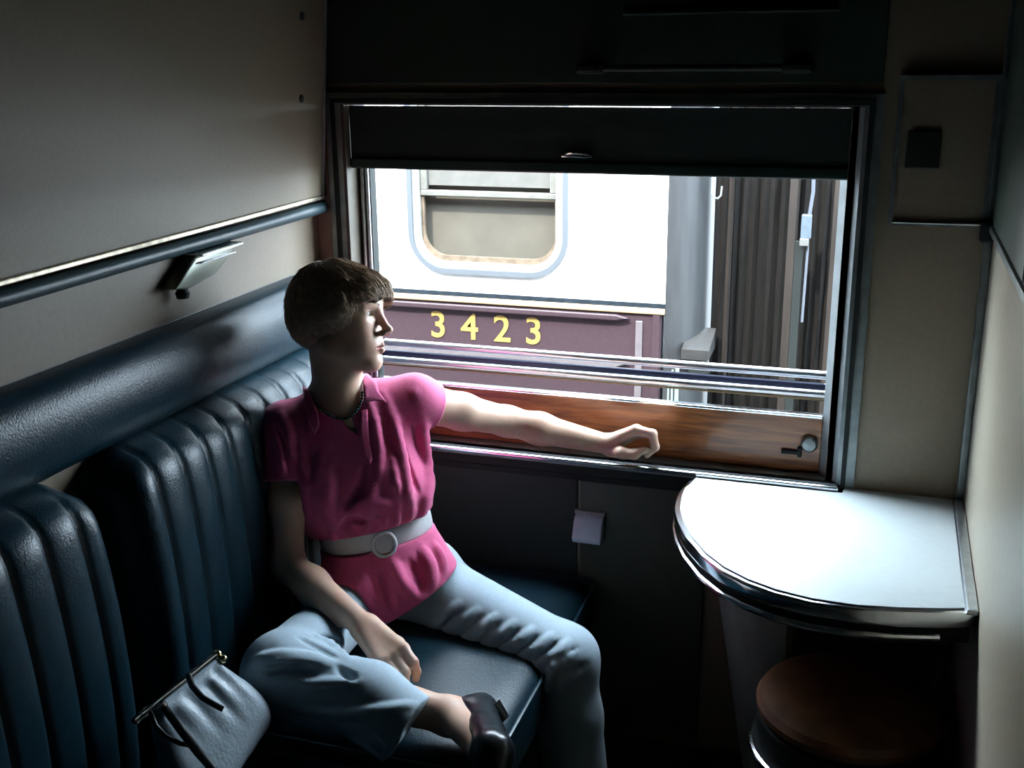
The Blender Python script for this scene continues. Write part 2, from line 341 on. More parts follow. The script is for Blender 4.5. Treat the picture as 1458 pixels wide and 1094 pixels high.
# ------------------------------------------------------------------ bench
bench = empty('bench_seat', (0.4, -0.9, 0.0), 'dark teal vinyl bench seat with fluted backs along the left wall', 'seat')
MB().box((0.003, -1.95, 0.0), (0.62, -0.009, 0.30), 0.01).done('base', M['dark'], bench)
def cushion(name, x0, x1, y0, y1, z0, z1, dome, parent, r=0.045, m=M['vinyl'], nx=28, ny=36):
    """domed cushion with rounded edges: superellipse plan, bulging top"""
    bm_ = bmesh.new(); bmesh.ops.create_cube(bm_, size=2.0)
    bmesh.ops.subdivide_edges(bm_, edges=bm_.edges, cuts=19, use_grid_fill=True)
    c = np.array(((x0 + x1) / 2, (y0 + y1) / 2, (z0 + z1) / 2)); h_ = np.array((x1 - x0, y1 - y0, z1 - z0)) / 2
    for v in bm_.verts:
        p = np.array(v.co) * h_; q = np.clip(p, -(h_ - r), h_ - r); d = p - q; L = np.linalg.norm(d)
        if L > 1e-9: p = q + d / L * min(L, r) if L > r else p
        u, w = p[0] / h_[0], p[1] / h_[1]
        if p[2] > 0: p[2] += dome * (1 - u ** 2 if abs(u) < 1 else 0) * (1 - w ** 4 if abs(w) < 1 else 0) * (p[2] / h_[2])
        v.co = Vector(c + p)
    me = bpy.data.meshes.new(name); bm_.to_mesh(me); bm_.free(); return link(name, me, m, parent, True)
seatA = cushion('seat_cushion', 0.10, 0.70, -0.835, -0.012, 0.29, 0.435, 0.022, bench)
seatB = cushion('seat_cushion', 0.10, 0.70, -1.90, -0.845, 0.29, 0.435, 0.022, bench)
for (a, b, so_) in ((-0.835, -0.012, seatA), (-1.9, -0.845, seatB)):
    k = 0.03; m_ = MB(); m_.tube([(0.12, a + k * .6, 0.425), (0.67, a + k * .6, 0.425), (0.694, a + k, 0.42), (0.697, a + 2 * k, 0.418), (0.697, b - 2 * k, 0.418), (0.694, b - k, 0.42), (0.67, b - k * .6, 0.425), (0.12, b - k * .6, 0.425)], 0.004, 8)
    m_.done('piping', M['vinyl2'], so_, smooth=True)
# fluted backs
def fluted_back(y0, y1, n, z0, z1, parent, strap=False):
    ny = n * 10; nz = 26; bm_ = bmesh.new(); grid = []
    for j in range(nz + 1):
        t_ = j / nz; z = z0 + (z1 - z0) * t_; row = []
        for i in range(ny + 1):
            s_ = i / ny; y = y0 + (y1 - y0) * s_
            fl = abs(math.sin(math.pi * s_ * n)) ** 0.38
            bulge = 0.060 + 0.030 * math.sin(math.pi * min(1, t_ * 0.8 + 0.05))
            # rounded top and sides
            e = min(s_, 1 - s_) * (y1 - y0); ed = 1 - max(0, 1 - e / 0.05) ** 2.2
            tp = (1 - t_) * (z1 - z0); et = 1 - max(0, 1 - tp / 0.07) ** 2.2
            x = 0.02 + (bulge + 0.011 * fl) * max(0.0, min(ed, 1)) ** 0.5 * max(0.0, et) ** 0.5 + 0.045 * (1 - t_)
            yy = y
            # corner rounding in outline at the top
            rr = 0.10; cy = min(s_, 1 - s_) * (y1 - y0)
            if tp < rr and cy < rr:
                pass
            zz = z - (0.05 * max(0, 1 - cy / rr) ** 2) * t_ ** 6
            row.append(bm_.verts.new((x, yy, zz)))
        grid.append(row)
    for j in range(nz):
        for i in range(ny): bm_.faces.new((grid[j][i], grid[j][i + 1], grid[j + 1][i + 1], grid[j + 1][i]))
    # close the back
    b0 = [bm_.verts.new((0.004, v.co.y, v.co.z)) for v in (grid[0][0], grid[0][-1], grid[-1][-1], grid[-1][0])]
    me = bpy.data.meshes.new('back_cushion'); bmesh.ops.delete(bm_, geom=b0, context='VERTS'); bmesh.ops.recalc_face_normals(bm_, faces=bm_.faces)
    ext = bmesh.ops.extrude_edge_only(bm_, edges=[e for e in bm_.edges if e.is_boundary]); 
    for v in [g for g in ext['geom'] if isinstance(g, bmesh.types.BMVert)]: v.co.x = 0.004
    bm_.to_mesh(me); bm_.free()
    o_ = link('back_cushion', me, M['vinyl'], parent, True); return o_
bA = fluted_back(-0.93, -0.012, 12, 0.43, 0.995, bench)
bB = fluted_back(-1.90, -0.985, 12, 0.43, 0.995, bench)
# headrest bolster
prof = []
for k in range(25):
    a = math.radians(100 - 200 * k / 24); prof.append((0.002 + 0.062 * max(0, math.cos(a)) ** 0.7, 1.068 + 0.084 * math.sin(a)))
prof = [(0.001, 1.153)] + prof + [(0.001, 0.984)]
m_ = MB(); m_.prism([(p[0], p[1]) for p in prof], -1.95, -0.012, 'y', 0.0); bo = m_.done('head_bolster', M['vinyl'], bench, smooth=True)

# ------------------------------------------------------------------ table
t = empty('folding_table', (1.2, -0.25, 0.719), 'pale topped table with a rounded metal edge against the right wall under the window', 'table')
TP = [(0.918, -0.036), (0.912, -0.08), (0.905, -0.105), (0.906, -0.15), (0.914, -0.22), (0.932, -0.285), (0.960, -0.355), (1.002, -0.430), (1.045, -0.482), (1.096, -0.522), (1.150, -0.549), (1.215, -0.566), (1.29, -0.568), (1.36, -0.556), (1.43, -0.538), (1.487, -0.524), (1.487, -0.006), (1.24, -0.006), (1.24, -0.036)]
def inset(poly, d):
    c = (1.28, -0.2); out = []
    for (x, y) in poly:
        v = np.array((x - c[0], y - c[1])); L = np.linalg.norm(v); out.append(tuple(np.array((x, y)) - v / L * d))
    return [(x, min(y, -0.008)) if x < 1.3 or y < -0.1 else (min(x, 1.486), y) for x, y in out]
TI = [(x, y) for x, y in inset(TP[:16], 0.011)]
MB().prism(TI[:15] + [(1.468, TI[15][1]), (1.468, -0.010), (1.245, -0.010), (1.245, -0.040), (0.93, -0.040)], 0.7185, 0.722, 'z', 0.0012).done('table_top', M['table'], t)
MB().prism(TP, 0.690, 0.7185, 'z', 0.006).done('edge_band', M['chrome'], t, smooth=True)
m_ = MB(); m_.prism(inset(TP, 0.012), 0.655, 0.688, 'z', 0.004); m_.done('apron', M['dark'], t, smooth=True)
m_ = MB(); m_.tube([(x, y, 0.672) for x, y in TP[3:15]], 0.006, 8); m_.done('lower_bead', M['chrome'], t, smooth=True)
MB().box((1.470, -0.53, 0.716), (1.489, -0.02, 0.7275), 0.003).done('wall_strip', M['alu'], t)
# tapering support below the left of the table
sup = MB(); N = 16
def arc(r0, zc, cx, w):
    return [(cx - w * math.cos(q), -0.001 - r0 * math.sin(q), zc) for q in [math.pi / 2 * k / N for k in range(N + 1)]]
Tp = arc(0.30, 0.656, 1.16, 0.205); Bt = arc(0.16, 0.02, 1.16, 0.10)
top = [sup.bm.verts.new(p) for p in Tp]; bot = [sup.bm.verts.new(p) for p in Bt]
ti = [sup.bm.verts.new((p[0] + 0.012, min(p[1] + 0.012, 0), p[2])) for p in Tp]; bi = [sup.bm.verts.new((p[0] + 0.012, min(p[1] + 0.012, 0), p[2])) for p in Bt]
for k in range(N):
    sup.bm.faces.new((top[k], top[k + 1], bot[k + 1], bot[k])); sup.bm.faces.new((ti[k], ti[k + 1], bi[k + 1], bi[k])); sup.bm.faces.new((top[k], top[k + 1], ti[k + 1], ti[k])); sup.bm.faces.new((bot[k], bot[k + 1], bi[k + 1], bi[k]))
sup.bm.faces.new((top[0], bot[0], bi[0], ti[0])); sup.bm.faces.new((top[N], bot[N], bi[N], ti[N]))
sup.done('support', mat('pale_grey_enamel', (0.30, 0.31, 0.27), 0.4, noise=(30, 0.1)), t, smooth=True)

# ------------------------------------------------------------------ stool
t = empty('stool', (1.30, -0.43, 0), 'round brown leather topped stool with chrome ring tucked under the table', 'stool')
c = (1.295, -0.43, 0)
MB().lathe([(0.02, 0.425), (0.160, 0.427), (0.172, 0.436), (0.174, 0.450), (0.166, 0.463), (0.14, 0.470), (0.07, 0.474), (0.01, 0.475)], c, 48).done('seat_pad', M['leather'], t, smooth=True)
MB().lathe([(0.168, 0.30), (0.172, 0.30), (0.172, 0.424), (0.01, 0.424)], c, 48).done('drum', M['dark'], t, smooth=True)
rr = [(c[0] + 0.178 * math.cos(q), c[1] + 0.178 * math.sin(q), 0.355) for q in [2 * math.pi * k / 48 for k in range(48)]]
MB().tube(rr, 0.007, 8, closed=True).done('ring', M['chrome'], t, smooth=True)
for k in range(4):
    q = math.radians(45 + 90 * k); a = (c[0] + 0.14 * math.cos(q), c[1] + 0.14 * math.sin(q)); b = (c[0] + 0.165 * math.cos(q), c[1] + 0.165 * math.sin(q))
    MB().tube([(a[0], a[1], 0.31), (b[0], b[1], 0.0)], 0.011, 10).done('leg', M['chrome'], t, smooth=True)

# ------------------------------------------------------------------ the coach on the next track
YC = 1.9
co = empty('railway_coach', (-1.0, YC, -1.0), 'cream and maroon railway coach numbered 3423 standing on the next track', 'coach')
hole = rrect(-0.575, 0.068, 0.775, 1.62, 0.14, 8)
m_ = MB(); rect_hole_wall(m_, -5.0, 0.487, 0.674, 2.45, hole, YC, YC + 0.05); m_.done('upper_body', M['white'], co, label='cream painted upper body side')
MB().box((-5.0, YC - 0.004, 0.654), (0.487, YC + 0.05, 0.674), 0.001).done('black_lining', M['black'], co)
MB().box((-5.0, YC - 0.010, 0.630), (0.487, YC + 0.05, 0.654), 0.004).done('yellow_lining', M['yellow'], co)
MB().box((-5.0, YC, -0.30), (0.475, YC + 0.05, 0.630), 0.004).done('lower_body', M['maroon'], co, label='maroon painted lower body side')
def moulding(x1, z0, z1, m):
    MB().prism([(-5.0, z0), (x1 - 0.05, z0), (x1, (z0 + z1) / 2), (x1 - 0.05, z1), (-5.0, z1)], YC - 0.022, YC - 0.0005, 'y', 0.006).done('waist_moulding', m, co)
moulding(0.345, 0.598, 0.622, M['maroon']); moulding(0.345, 0.402, 0.445, M['maroonlite'])
MB().box((0.372, YC - 0.008, -0.3), (0.400, YC - 0.0005, 0.60), 0.003).done('end_strip', M['maroonlite'], co)
MB().box((0.440, YC - 0.006, -0.3), (0.470, YC - 0.0005, 0.628), 0.003).done('end_strip', M['maroon'], co)
cw = MB(); ring_prism(cw, rrect(-0.598, 0.091, 0.750, 1.645, 0.165), rrect(-0.577, 0.070, 0.772, 1.622, 0.142), YC - 0.012, YC + 0.002)
cwo = cw.done('window', mat('grey_rubber_surround', (0.085, 0.095, 0.105), 0.5), co, label='round cornered window of the coach opposite')
cw = MB(); ring_prism(cw, rrect(-0.577, 0.070, 0.772, 1.622, 0.142), rrect(-0.545, 0.040, 0.800, 1.59, 0.112), YC - 0.004, YC + 0.02); cw.done('frame', mat('weathered_cream_frame', (0.22, 0.22, 0.20), 0.5, noise=(30, 0.15)), cwo)
cw = MB(); ring_prism(cw, rrect(-0.545, 0.040, 0.800, 1.59, 0.112), rrect(-0.533, 0.052 - 0.02, 0.822, 1.57, 0.10), YC + 0.012, YC + 0.03); cw.done('inner_frame', mat('tan_rust_frame', (0.13, 0.095, 0.065), 0.6, noise=(25, 0.35)), cwo)
MB().box((-0.545, YC + 0.004, 1.068), (0.045, YC + 0.03, 1.092), 0.004).box((-0.545, YC + 0.006, 1.092), (-0.515, YC + 0.03, 1.5), 0.003).box((0.012, YC + 0.006, 1.092), (0.042, YC + 0.03, 1.5), 0.003).done('sash', mat('grey_sash', (0.12, 0.115, 0.10), 0.5, noise=(30, 0.15)), cwo)
MB().box((-0.515, YC + 0.020, 1.11), (0.012, YC + 0.026, 1.5), 0.001).done('upper_shade', mat('grey_slat_shade', (0.095, 0.09, 0.08), 0.6, noise=(20, 0.1)), cwo)
MB().box((-0.60, YC + 0.055, 0.72), (0.10, YC + 0.06, 1.66)).done('shade', M['wblind'], cwo)
for ch, x in zip('3423', (-0.479, -0.337, -0.193, -0.056)):
    cu = bpy.data.curves.new('numeral', 'FONT'); cu.body = ch; cu.size = 0.158; cu.align_x = 'CENTER'; cu.offset = 0.0022; cu.extrude = 0.001; cu.resolution_u = 6
    tmp = bpy.data.objects.new('tmp', cu); COL.objects.link(tmp); bpy.context.view_layer.update()
    me = bpy.data.meshes.new_from_object(tmp.evaluated_get(bpy.context.evaluated_depsgraph_get())); bpy.data.objects.remove(tmp)
    me.transform(Matrix.Translation((x, YC - 0.002, 0.474)) @ Matrix.Rotation(math.radians(90), 4, 'X')); link('numeral', me, M['numeral'], co)
# rounded grey end
m_ = MB(); m_.prism([(0.487, YC + 0.002), (0.53, YC + 0.012), (0.575, YC + 0.05), (0.61, YC + 0.11), (0.63, YC + 0.2), (0.63, YC + 2.6), (0.487, YC + 2.6)], -0.3, 2.5, 'z'); m_.done('end_wall', M['cgrey'], co, smooth=True)
MB().box((-5.0, YC + 0.03, 2.45), (0.55, YC + 2.7, 2.5), 0.01).done('roof', M['cgrey'], co)
MB().box((-5.0, YC + 2.6, -0.3), (0.55, YC + 2.65, 2.45), 0.01).done('far_side', M['white'], co)
MB().box((-5.0, YC + 0.1, -0.45), (0.5, YC + 2.6, -0.3), 0.01).done('underframe', M['dark'], co)
MB().prism([(YC - 0.02, 0.50), (YC + 0.16, 0.55), (YC + 0.16, 0.47), (YC - 0.02, 0.46)], 0.56, 0.67, 'x', 0.004).done('lamp_bracket', mat('weathered_grey_step', (0.02, 0.019, 0.018), 0.6, noise=(25, 0.3)), co)
MB().lathe([(0.01, 0), (0.038, 0.005), (0.045, 0.04), (0.03, 0.06), (0.01, 0.06)], (0.625, YC + 0.0, 0.41), 18, 'y').done('coupling_head', M['dark'], co, smooth=True)
for k, (x, zt) in enumerate(((0.515, 0.40), (0.53, 0.42), (0.545, 0.45), (0.552, 0.44))):
    MB().box((x, YC - 0.05, 0.12), (x + 0.007, YC - 0.04, zt), 0.002).done('grille_bar', mat('pale_green_bar', (0.20, 0.27, 0.24), 0.4) if k == 0 else bpy.data.materials['pale_green_bar'], co)
# gangway bellows
gb = empty('gangway_bellows', (0.95, 2.0, 0), 'brown pleated gangway bellows between the coaches outside the window', 'gangway')
def bellows(x0, x1, n, y, amp, z0, z1):
    bm_ = bmesh.new(); pts = []; x = x0
    for i in range(n + 1):
        s_ = i / n; w = x0 + (x1 - x0) * s_ + (rng.random() - .5) * 0.3 * (x1 - x0) / n
        pts.append((w, y + (amp if i % 2 else 0) + (rng.random() - .5) * amp * 0.5))
    rows = []
    for z in np.linspace(z0, z1, 12):
        rows.append([bm_.verts.new((p[0] + (rng.random() - .5) * 0.004, p[1] + (rng.random() - .5) * 0.006, z)) for p in pts])
    for a, b in zip(rows, rows[1:]):
        for i in range(n): bm_.faces.new((a[i], a[i + 1], b[i + 1], b[i]))
    me = bpy.data.meshes.new('bellows'); bmesh.ops.solidify(bm_, geom=bm_.faces, thickness=0.004); bm_.to_mesh(me); bm_.free(); return me
link('canvas', bellows(0.640, 1.37, 38, 2.085, 0.018, -0.4, 2.3), M['bellow'], gb)
for x, w in ((0.93, 0.03), (1.095, 0.035), (0.70, 0.012)):
    MB().prism([(x, 2.03), (x + w, 2.02), (x + w + 0.006, 2.06), (x, 2.06)], -0.4, 2.3, 'z', 0.003).done('post', mat('brown_wood_post', (0.016, 0.0115, 0.0085), 0.6, noise=(14, 0.3), stretch=(3, 3, 0.4)) if x == 0.93 else bpy.data.materials['brown_wood_post'], gb)
MB().tube([(0.64, 1.99, 1.25), (0.64, 1.985, 1.10), (0.648, 1.985, 1.085), (0.665, 1.985, 1.083), (0.676, 1.985, 1.095), (0.678, 1.985, 1.13)], 0.004, 8).done('hook', mat('hook_steel', (0.3, 0.33, 0.33), 0.4, metal=0.6), gb, smooth=True)
lt = empty('gangway_latch', (1.01, 1.97, 0.95), 'blue grey latch box on a long vertical rod beside the bellows', 'latch')
lm = mat('latch_blue_grey', (0.07, 0.09, 0.11), 0.45, noise=(40, 0.15))
MB().box((0.985, 1.95, 0.945), (1.022, 1.985, 1.035), 0.003).done('box', lm, lt); MB().box((0.983, 1.945, 0.918), (1.016, 1.985, 0.947), 0.003).done('lower_box', mat('latch_grey', (0.10, 0.10, 0.095), 0.5), lt)
MB().tube([(1.014, 1.965, 0.92), (1.010, 1.965, 0.62)], 0.005, 8).tube([(1.012, 1.965, 1.03), (1.02, 1.965, 1.12), (1.015, 1.965, 1.3)], 0.007, 8).done('rod', mat('rod_steel', (0.10, 0.11, 0.13), 0.4, metal=0.3), lt, smooth=True)
MB().box((0.965, 1.99, -0.4), (0.995, 2.0, 0.93), 0.002).done('slot', M['dark'], lt)
MB().box((-40, -40, -1.25), (40, 40, -1.2)).done('ground', M['ballast'])['kind'] = 'structure'
# ------------------------------------------------------------------ implicit surfaces (round cones, ellipsoids, smooth blends) meshed by surface nets
V3 = lambda *a: np.array(a, float)
def unit(v): v = np.asarray(v, float); return v / np.linalg.norm(v)
def p_cone(a, b, ra, rb, flat=None):
    a = V3(*a); b = V3(*b); ba = b - a; L2 = ba @ ba + 1e-12
    def f(P):
        h = np.clip(((P - a) @ ba) / L2, 0, 1); q = P - a - h[:, None] * ba
        if flat is not None:
            n_, s_ = flat; q = q + np.outer(q @ n_, n_) * (s_ - 1)
        return np.sqrt((q * q).sum(1)) - (ra + (rb - ra) * h)
    r = max(ra, rb); return f, np.minimum(a, b) - r, np.maximum(a, b) + r
def p_ell(c, rad, R=np.eye(3)):
    """R columns are the axes"""
    c = V3(*c); rad = V3(*rad); R = np.array(R, float); m = rad.min()
    def f(P):
        q = (P - c) @ R; k0 = np.sqrt(((q / rad) ** 2).sum(1)); k1 = np.sqrt(((q / rad ** 2) ** 2).sum(1)) + 1e-9
        return k0 * (k0 - 1) / k1
    e = np.abs(R) @ rad; return f, c - e, c + e
def p_clip(p, pt, n_):
    f0, lo, hi = p; pt = V3(*pt); n_ = unit(n_)
    return (lambda P: np.maximum(f0(P), (P - pt) @ n_)), lo, hi
def p_neg_half(pt, n_):
    pt = V3(*pt); n_ = unit(n_); return (lambda P: (P - pt) @ n_), V3(-9, -9, -9), V3(9, 9, 9)
class SDF:
    def __init__(s): s.ops = []
    def add(s, p, k=0.02): s.ops.append(('u', p[0], p[1], p[2], k)); return s
    def sub(s, p, k=0.01): s.ops.append(('s', p[0], p[1], p[2], k)); return s
    def cut(s, p, k=0.002): s.ops.append(('i', p[0], p[1], p[2], k)); return s
    def copy(s): t_ = SDF(); t_.ops = list(s.ops); return t_
    def ev(s, P, ops=None):
        d = np.full(len(P), 9.0)
        for (m, f, lo, hi, k) in (s.ops if ops is None else ops):
            e = f(P)
            if m == 'u': h = np.maximum(k - np.abs(d - e), 0) / k; d = np.minimum(d, e) - h * h * k / 4
            elif m == 's': e = -e; h = np.maximum(k - np.abs(d - e), 0) / k; d = np.maximum(d, e) + h * h * k / 4
            else: h = np.maximum(k - np.abs(d - e), 0) / k; d = np.maximum(d, e) + h * h * k / 4
        return d
    def bounds(s):
        lo = np.min([o[2] for o in s.ops if o[0] == 'u'], 0); hi = np.max([o[3] for o in s.ops if o[0] == 'u'], 0); return lo - 0.02, hi + 0.02
    def hit(s, px, py, t0=1.0, off=0.0):
        r = unit(RCW.T @ np.array([px - 729.0, py - 547.0, FPX])); t_ = t0
        for _ in range(160):
            d = s.ev((CAM_POS + r * t_)[None])[0] - off
            if d < 2e-4: return CAM_POS + r * t_
            t_ += max(d * 0.7, 1e-4)
            if t_ > 4: return None
        return CAM_POS + r * t_
    def normal(s, p, e=0.002):
        Q = np.array([p + e * v for v in (V3(1, 0, 0), V3(-1, 0, 0), V3(0, 1, 0), V3(0, -1, 0), V3(0, 0, 1), V3(0, 0, -1))]); d = s.ev(Q)
        return unit(V3(d[0] - d[1], d[2] - d[3], d[4] - d[5]))
def mesh_sdf(sd_, h, lo=None, hi=None, n=24):
    l0, h0 = sd_.bounds(); lo = l0 if lo is None else np.maximum(lo, l0); hi = h0 if hi is None else np.minimum(hi, h0)
    o = np.floor(lo / h) * h; dims = np.ceil((hi - o) / h).astype(int) + 1; BIG = int(dims.max()) + 8
    vid = []; vpos = []; quads = []
    g = np.arange(n + 2)
    for ci in range(0, dims[0], n):
        for cj in range(0, dims[1], n):
            for ck in range(0, dims[2], n):
                base = np.array((ci, cj, ck)); a = o + base * h; b = a + (n + 1) * h
                pad = 0.014
                ops = [q for q in sd_.ops if np.all(q[2] - pad - q[4] * .5 <= b) and np.all(q[3] + pad + q[4] * .5 >= a)]
                if not any(q[0] == 'u' for q in ops): continue
                cs = np.stack(np.meshgrid(*[np.linspace(a[i], b[i], 4) for i in range(3)], indexing='ij'), -1).reshape(-1, 3)
                dd = sd_.ev(cs, ops); st = h * (n + 1) / 3
                if dd.min() > st * 1.3: continue
                if dd.max() < -st * 1.3: continue
                X, Y, Z = np.meshgrid(g, g, g, indexing='ij'); P = o + (np.stack((X, Y, Z), -1).reshape(-1, 3) + base) * h
                D = sd_.ev(P, ops).reshape(n + 2, n + 2, n + 2); sg = D < 0
                if sg.all() or not sg.any(): continue
                m_ = n + 1
                acc = np.zeros((m_, m_, m_, 3)); cnt = np.zeros((m_, m_, m_))
                for ax in range(3):
                    for u in (0, 1):
                        for w in (0, 1):
                            of = [0, 0, 0]; oth = [i for i in range(3) if i != ax]; of[oth[0]] = u; of[oth[1]] = w
                            s0 = tuple(slice(of[i], of[i] + m_) for i in range(3)); of2 = list(of); of2[ax] += 1; s1 = tuple(slice(of2[i], of2[i] + m_) for i in range(3))
                            d0 = D[s0]; d1 = D[s1]; cr = (d0 < 0) != (d1 < 0); t_ = np.where(cr, d0 / np.where(cr, d0 - d1, 1), 0)
                            for i in range(3): acc[..., i] += np.where(cr, of[i] + (t_ if i == ax else 0), 0)
                            cnt += cr
                act = cnt > 0
                act[n:, :, :] = False; act[:, n:, :] = False; act[:, :, n:] = False
                I = np.argwhere(act); 
                if len(I) == 0: continue
                pos = acc[act] / cnt[act][:, None]; G = I + base
                vid.append((G[:, 0] * BIG + G[:, 1]) * BIG + G[:, 2]); vpos.append(o + (G + pos) * h)
                for ax in range(3):
                    oth = [(ax + 1) % 3, (ax + 2) % 3]; e1 = [0, 0, 0]; e1[ax] = 1
                    d0 = D[:n, :n, :n] < 0; d1 = D[e1[0]:n + e1[0], e1[1]:n + e1[1], e1[2]:n + e1[2]] < 0; cr = np.argwhere(d0 != d1)
                    if len(cr) == 0: continue
                    flip = d0[cr[:, 0], cr[:, 1], cr[:, 2]]; G = cr + base; u = np.zeros(3, int); u[oth[0]] = 1; w = np.zeros(3, int); w[oth[1]] = 1
                    c_ = [G - u - w, G - w, G, G - u]; ids = np.stack([(q[:, 0] * BIG + q[:, 1]) * BIG + q[:, 2] for q in c_], 1)
                    ids = np.where(flip[:, None], ids, ids[:, ::-1]); quads.append(ids)
    vid = np.concatenate(vid); vpos = np.concatenate(vpos); quads = np.concatenate(quads)
    ordr = np.argsort(vid); sv = vid[ordr]; ix = np.searchsorted(sv, quads); ix = np.clip(ix, 0, len(sv) - 1)
    ok = (sv[ix] == quads).all(1); return vpos, ordr[ix[ok]]
def smooth_v(v, f, it=2, lam=0.5):
    e = np.concatenate([f[:, [0, 1]], f[:, [1, 2]], f[:, [2, 3]], f[:, [3, 0]]]); e = np.concatenate([e, e[:, ::-1]])
    deg = np.bincount(e[:, 0], minlength=len(v)).astype(float); deg[deg == 0] = 1
    for _ in range(it):
        a = np.stack([np.bincount(e[:, 0], weights=v[e[:, 1], i], minlength=len(v)) for i in range(3)], 1) / deg[:, None]; v = v + lam * (a - v)
    return v
def to_mesh(name, v, f, m, parent, label=None):
    me = bpy.data.meshes.new(name); me.vertices.add(len(v)); me.vertices.foreach_set('co', v.astype(np.float32).ravel())
    me.loops.add(f.size); me.loops.foreach_set('vertex_index', f.astype(np.int32).ravel()); me.polygons.add(len(f))
    me.polygons.foreach_set('loop_start', np.arange(0, f.size, f.shape[1], dtype=np.int32)); me.update(calc_edges=True); me.validate()
    return link(name, me, m, parent, True, label)
def sdf_obj(name, s_, h, m, parent, it=2, label=None):
    v, f = mesh_sdf(s_, h); v = smooth_v(v, f, it); return to_mesh(name, v, f, m, parent, label)
def fold(s_, pts, r, out, k, sub=False, base=None):
    """a ridge (or groove) laid along the cloth surface through points seen in the photograph"""
    b = base or s_; C_ = []; Nn = []
    for (x, y) in pts:
        p = b.hit(x, y)
        if p is None: continue
        Nn.append(b.normal(p, 0.004)); C_.append(p)
    n_ = len(C_)
    if n_ < 2: return
    # resample, taper height and radius towards both ends
    C_ = np.array(C_); Nn = np.array(Nn); tt = np.linspace(0, n_ - 1, 3 * (n_ - 1) + 1); i0 = np.minimum(tt.astype(int), n_ - 2); w = (tt - i0)[:, None]
    C2 = C_[i0] * (1 - w) + C_[i0 + 1] * w; N2 = Nn[i0] * (1 - w) + Nn[i0 + 1] * w; e = np.sin(np.pi * np.linspace(0, 1, len(tt))) ** .7; o_ = out * 1.35 * e - .3 * out * (1 - e); rr_ = r * (.6 + .4 * e)
    Q = C2 + N2 * ((o_ - rr_) if not sub else (rr_ - o_))[:, None]
    for i in range(len(tt) - 1): (s_.sub if sub else s_.add)(p_cone(Q[i], Q[i + 1], rr_[i], rr_[i + 1]), k)

# ------------------------------------------------------------------ the woman in the corner seat
person = empty('person', (0.32, -0.38, 0.45), 'woman in pink blouse and grey-blue trousers seated in the corner, looking out of the window', 'person')
HO = at(484.2, 451.1, y=-0.385); HS = 0.945
HR = np.array([[0.99621847, -0.07435131, -0.04495155], [0.08094073, 0.9822681, 0.16910939], [0.03158097, -0.17210831, 0.98457167]])
hp = lambda f_, l_, u_: HO + HS * (HR @ V3(f_, l_, u_))
hl = lambda P: ((P - HO) @ HR) / HS
hc = lambda a, b, ra, rb: p_cone(hp(*a), hp(*b), ra * HS, rb * HS)
he = lambda c_, r_, R_=np.eye(3): p_ell(hp(*c_), V3(*r_) * HS, HR @ R_)
TU = unit(V3(-0.20, 0.02, 1.0)); TT = V3(0.86, 0.46, 0.16); TT = unit(TT - TU * (TT @ TU)); TN = np.cross(TT, TU)
TN = TN if TN[1] < 0 else -TN; TR = np.stack([TT, TN, TU], 1)      # columns: to her left, forward, up
neckB = at(483, 578, y=-0.385); shR = at(404, 612, y=-0.455); shL = at(590, 572, y=-0.30); elL = at(722, 600, y=-0.125); wrL = at(866, 633, y=-0.052)
elR = at(410, 806, y=-0.545); wrR = at(520, 893, y=-0.655)
chest = V3(0.242, -0.372, 0.80); waist = V3(0.282, -0.352, 0.655); pelv = V3(0.292, -0.340, 0.530)
hipL = V3(0.350, -0.315, 0.512); hipR = V3(0.262, -0.39, 0.500)
knL = at(803, 938, y=-0.38); anL = V3(knL[0] + 0.04, knL[1] - 0.03, 0.10)
knR = at(402, 958, z=0.548); anR = at(640, 1020, z=0.497)
B = SDF()
# head
for q, k in ((he((-.012, 0, .034), (.094, .072, .078)), .01), (he((.022, 0, -.015), (.062, .056, .082)), .03), (he((.045, 0, .048), (.044, .056, .044)), .03)): B.add(q, k)
for sg in (1, -1):
    B.add(hc((.066, .010 * sg, -.094), (.000, .047 * sg, -.062), .019, .020), .03)
    B.add(he((.052, .034 * sg, -.016), (.026, .023, .022)), .025)
    B.add(he((.060, .026 * sg, -.052), (.022, .020, .026)), .02)
B.add(he((.074, 0, -.096), (.017, .020, .017)), .014)
B.add(he((.078, 0, -.056), (.016, .026, .024)), .014)
for sg in (1, -1):
    B.add(hc((.083, .010 * sg, .026), (.068, .044 * sg, .028), .006, .006), .014)
    B.sub(he((.097, .032 * sg, .008), (.017, .018, .010)), .012)
    B.add(he((.0670, .031 * sg, .008), (.0142, .0165, .0138)), .004)
B.add(hc((.080, 0, .026), (.1065, 0, -.024), .0072, .0088), .013)
B.add(he((.1105, 0, -.0265), (.0100, .0100, .0085)), .006)
for sg in (1, -1):
    B.add(he((.1000, .0105 * sg, -.0335), (.0100, .0058, .0065)), .006)
    B.sub(he((.106, .0065 * sg, -.0405), (.0055, .0030, .0040)), .002)
    B.add(hc((.0955, .0015 * sg, -.0590), (.0805, .0225 * sg, -.0640), .0048, .0018), .004)
    B.add(hc((.0940, .0, -.0705), (.0800, .0205 * sg, -.0665), .0062, .0018), .004)
for sg in (1, -1):
    B.sub(hc((.1000, 0, -.0640), (.0845, .024 * sg, -.0648), .0014, .0012), .002)
    B.sub(he((.0820, .0305 * sg, .0075), (.0085, .0118, .0040)), .0015)
    B.add(he((-.010, .073 * sg, -.004), (.017, .006, .029)), .006)
    B.sub(he((-.006, .081 * sg, -.002), (.009, .005, .017)), .004)
B.add(p_cone(hp(-.022, 0, -.05), neckB - TN * -0.0, .050 * HS, .050), .02)
B.add(p_cone(hp(.01, 0, -.075), neckB + TN * .012, .034, .040), .02)
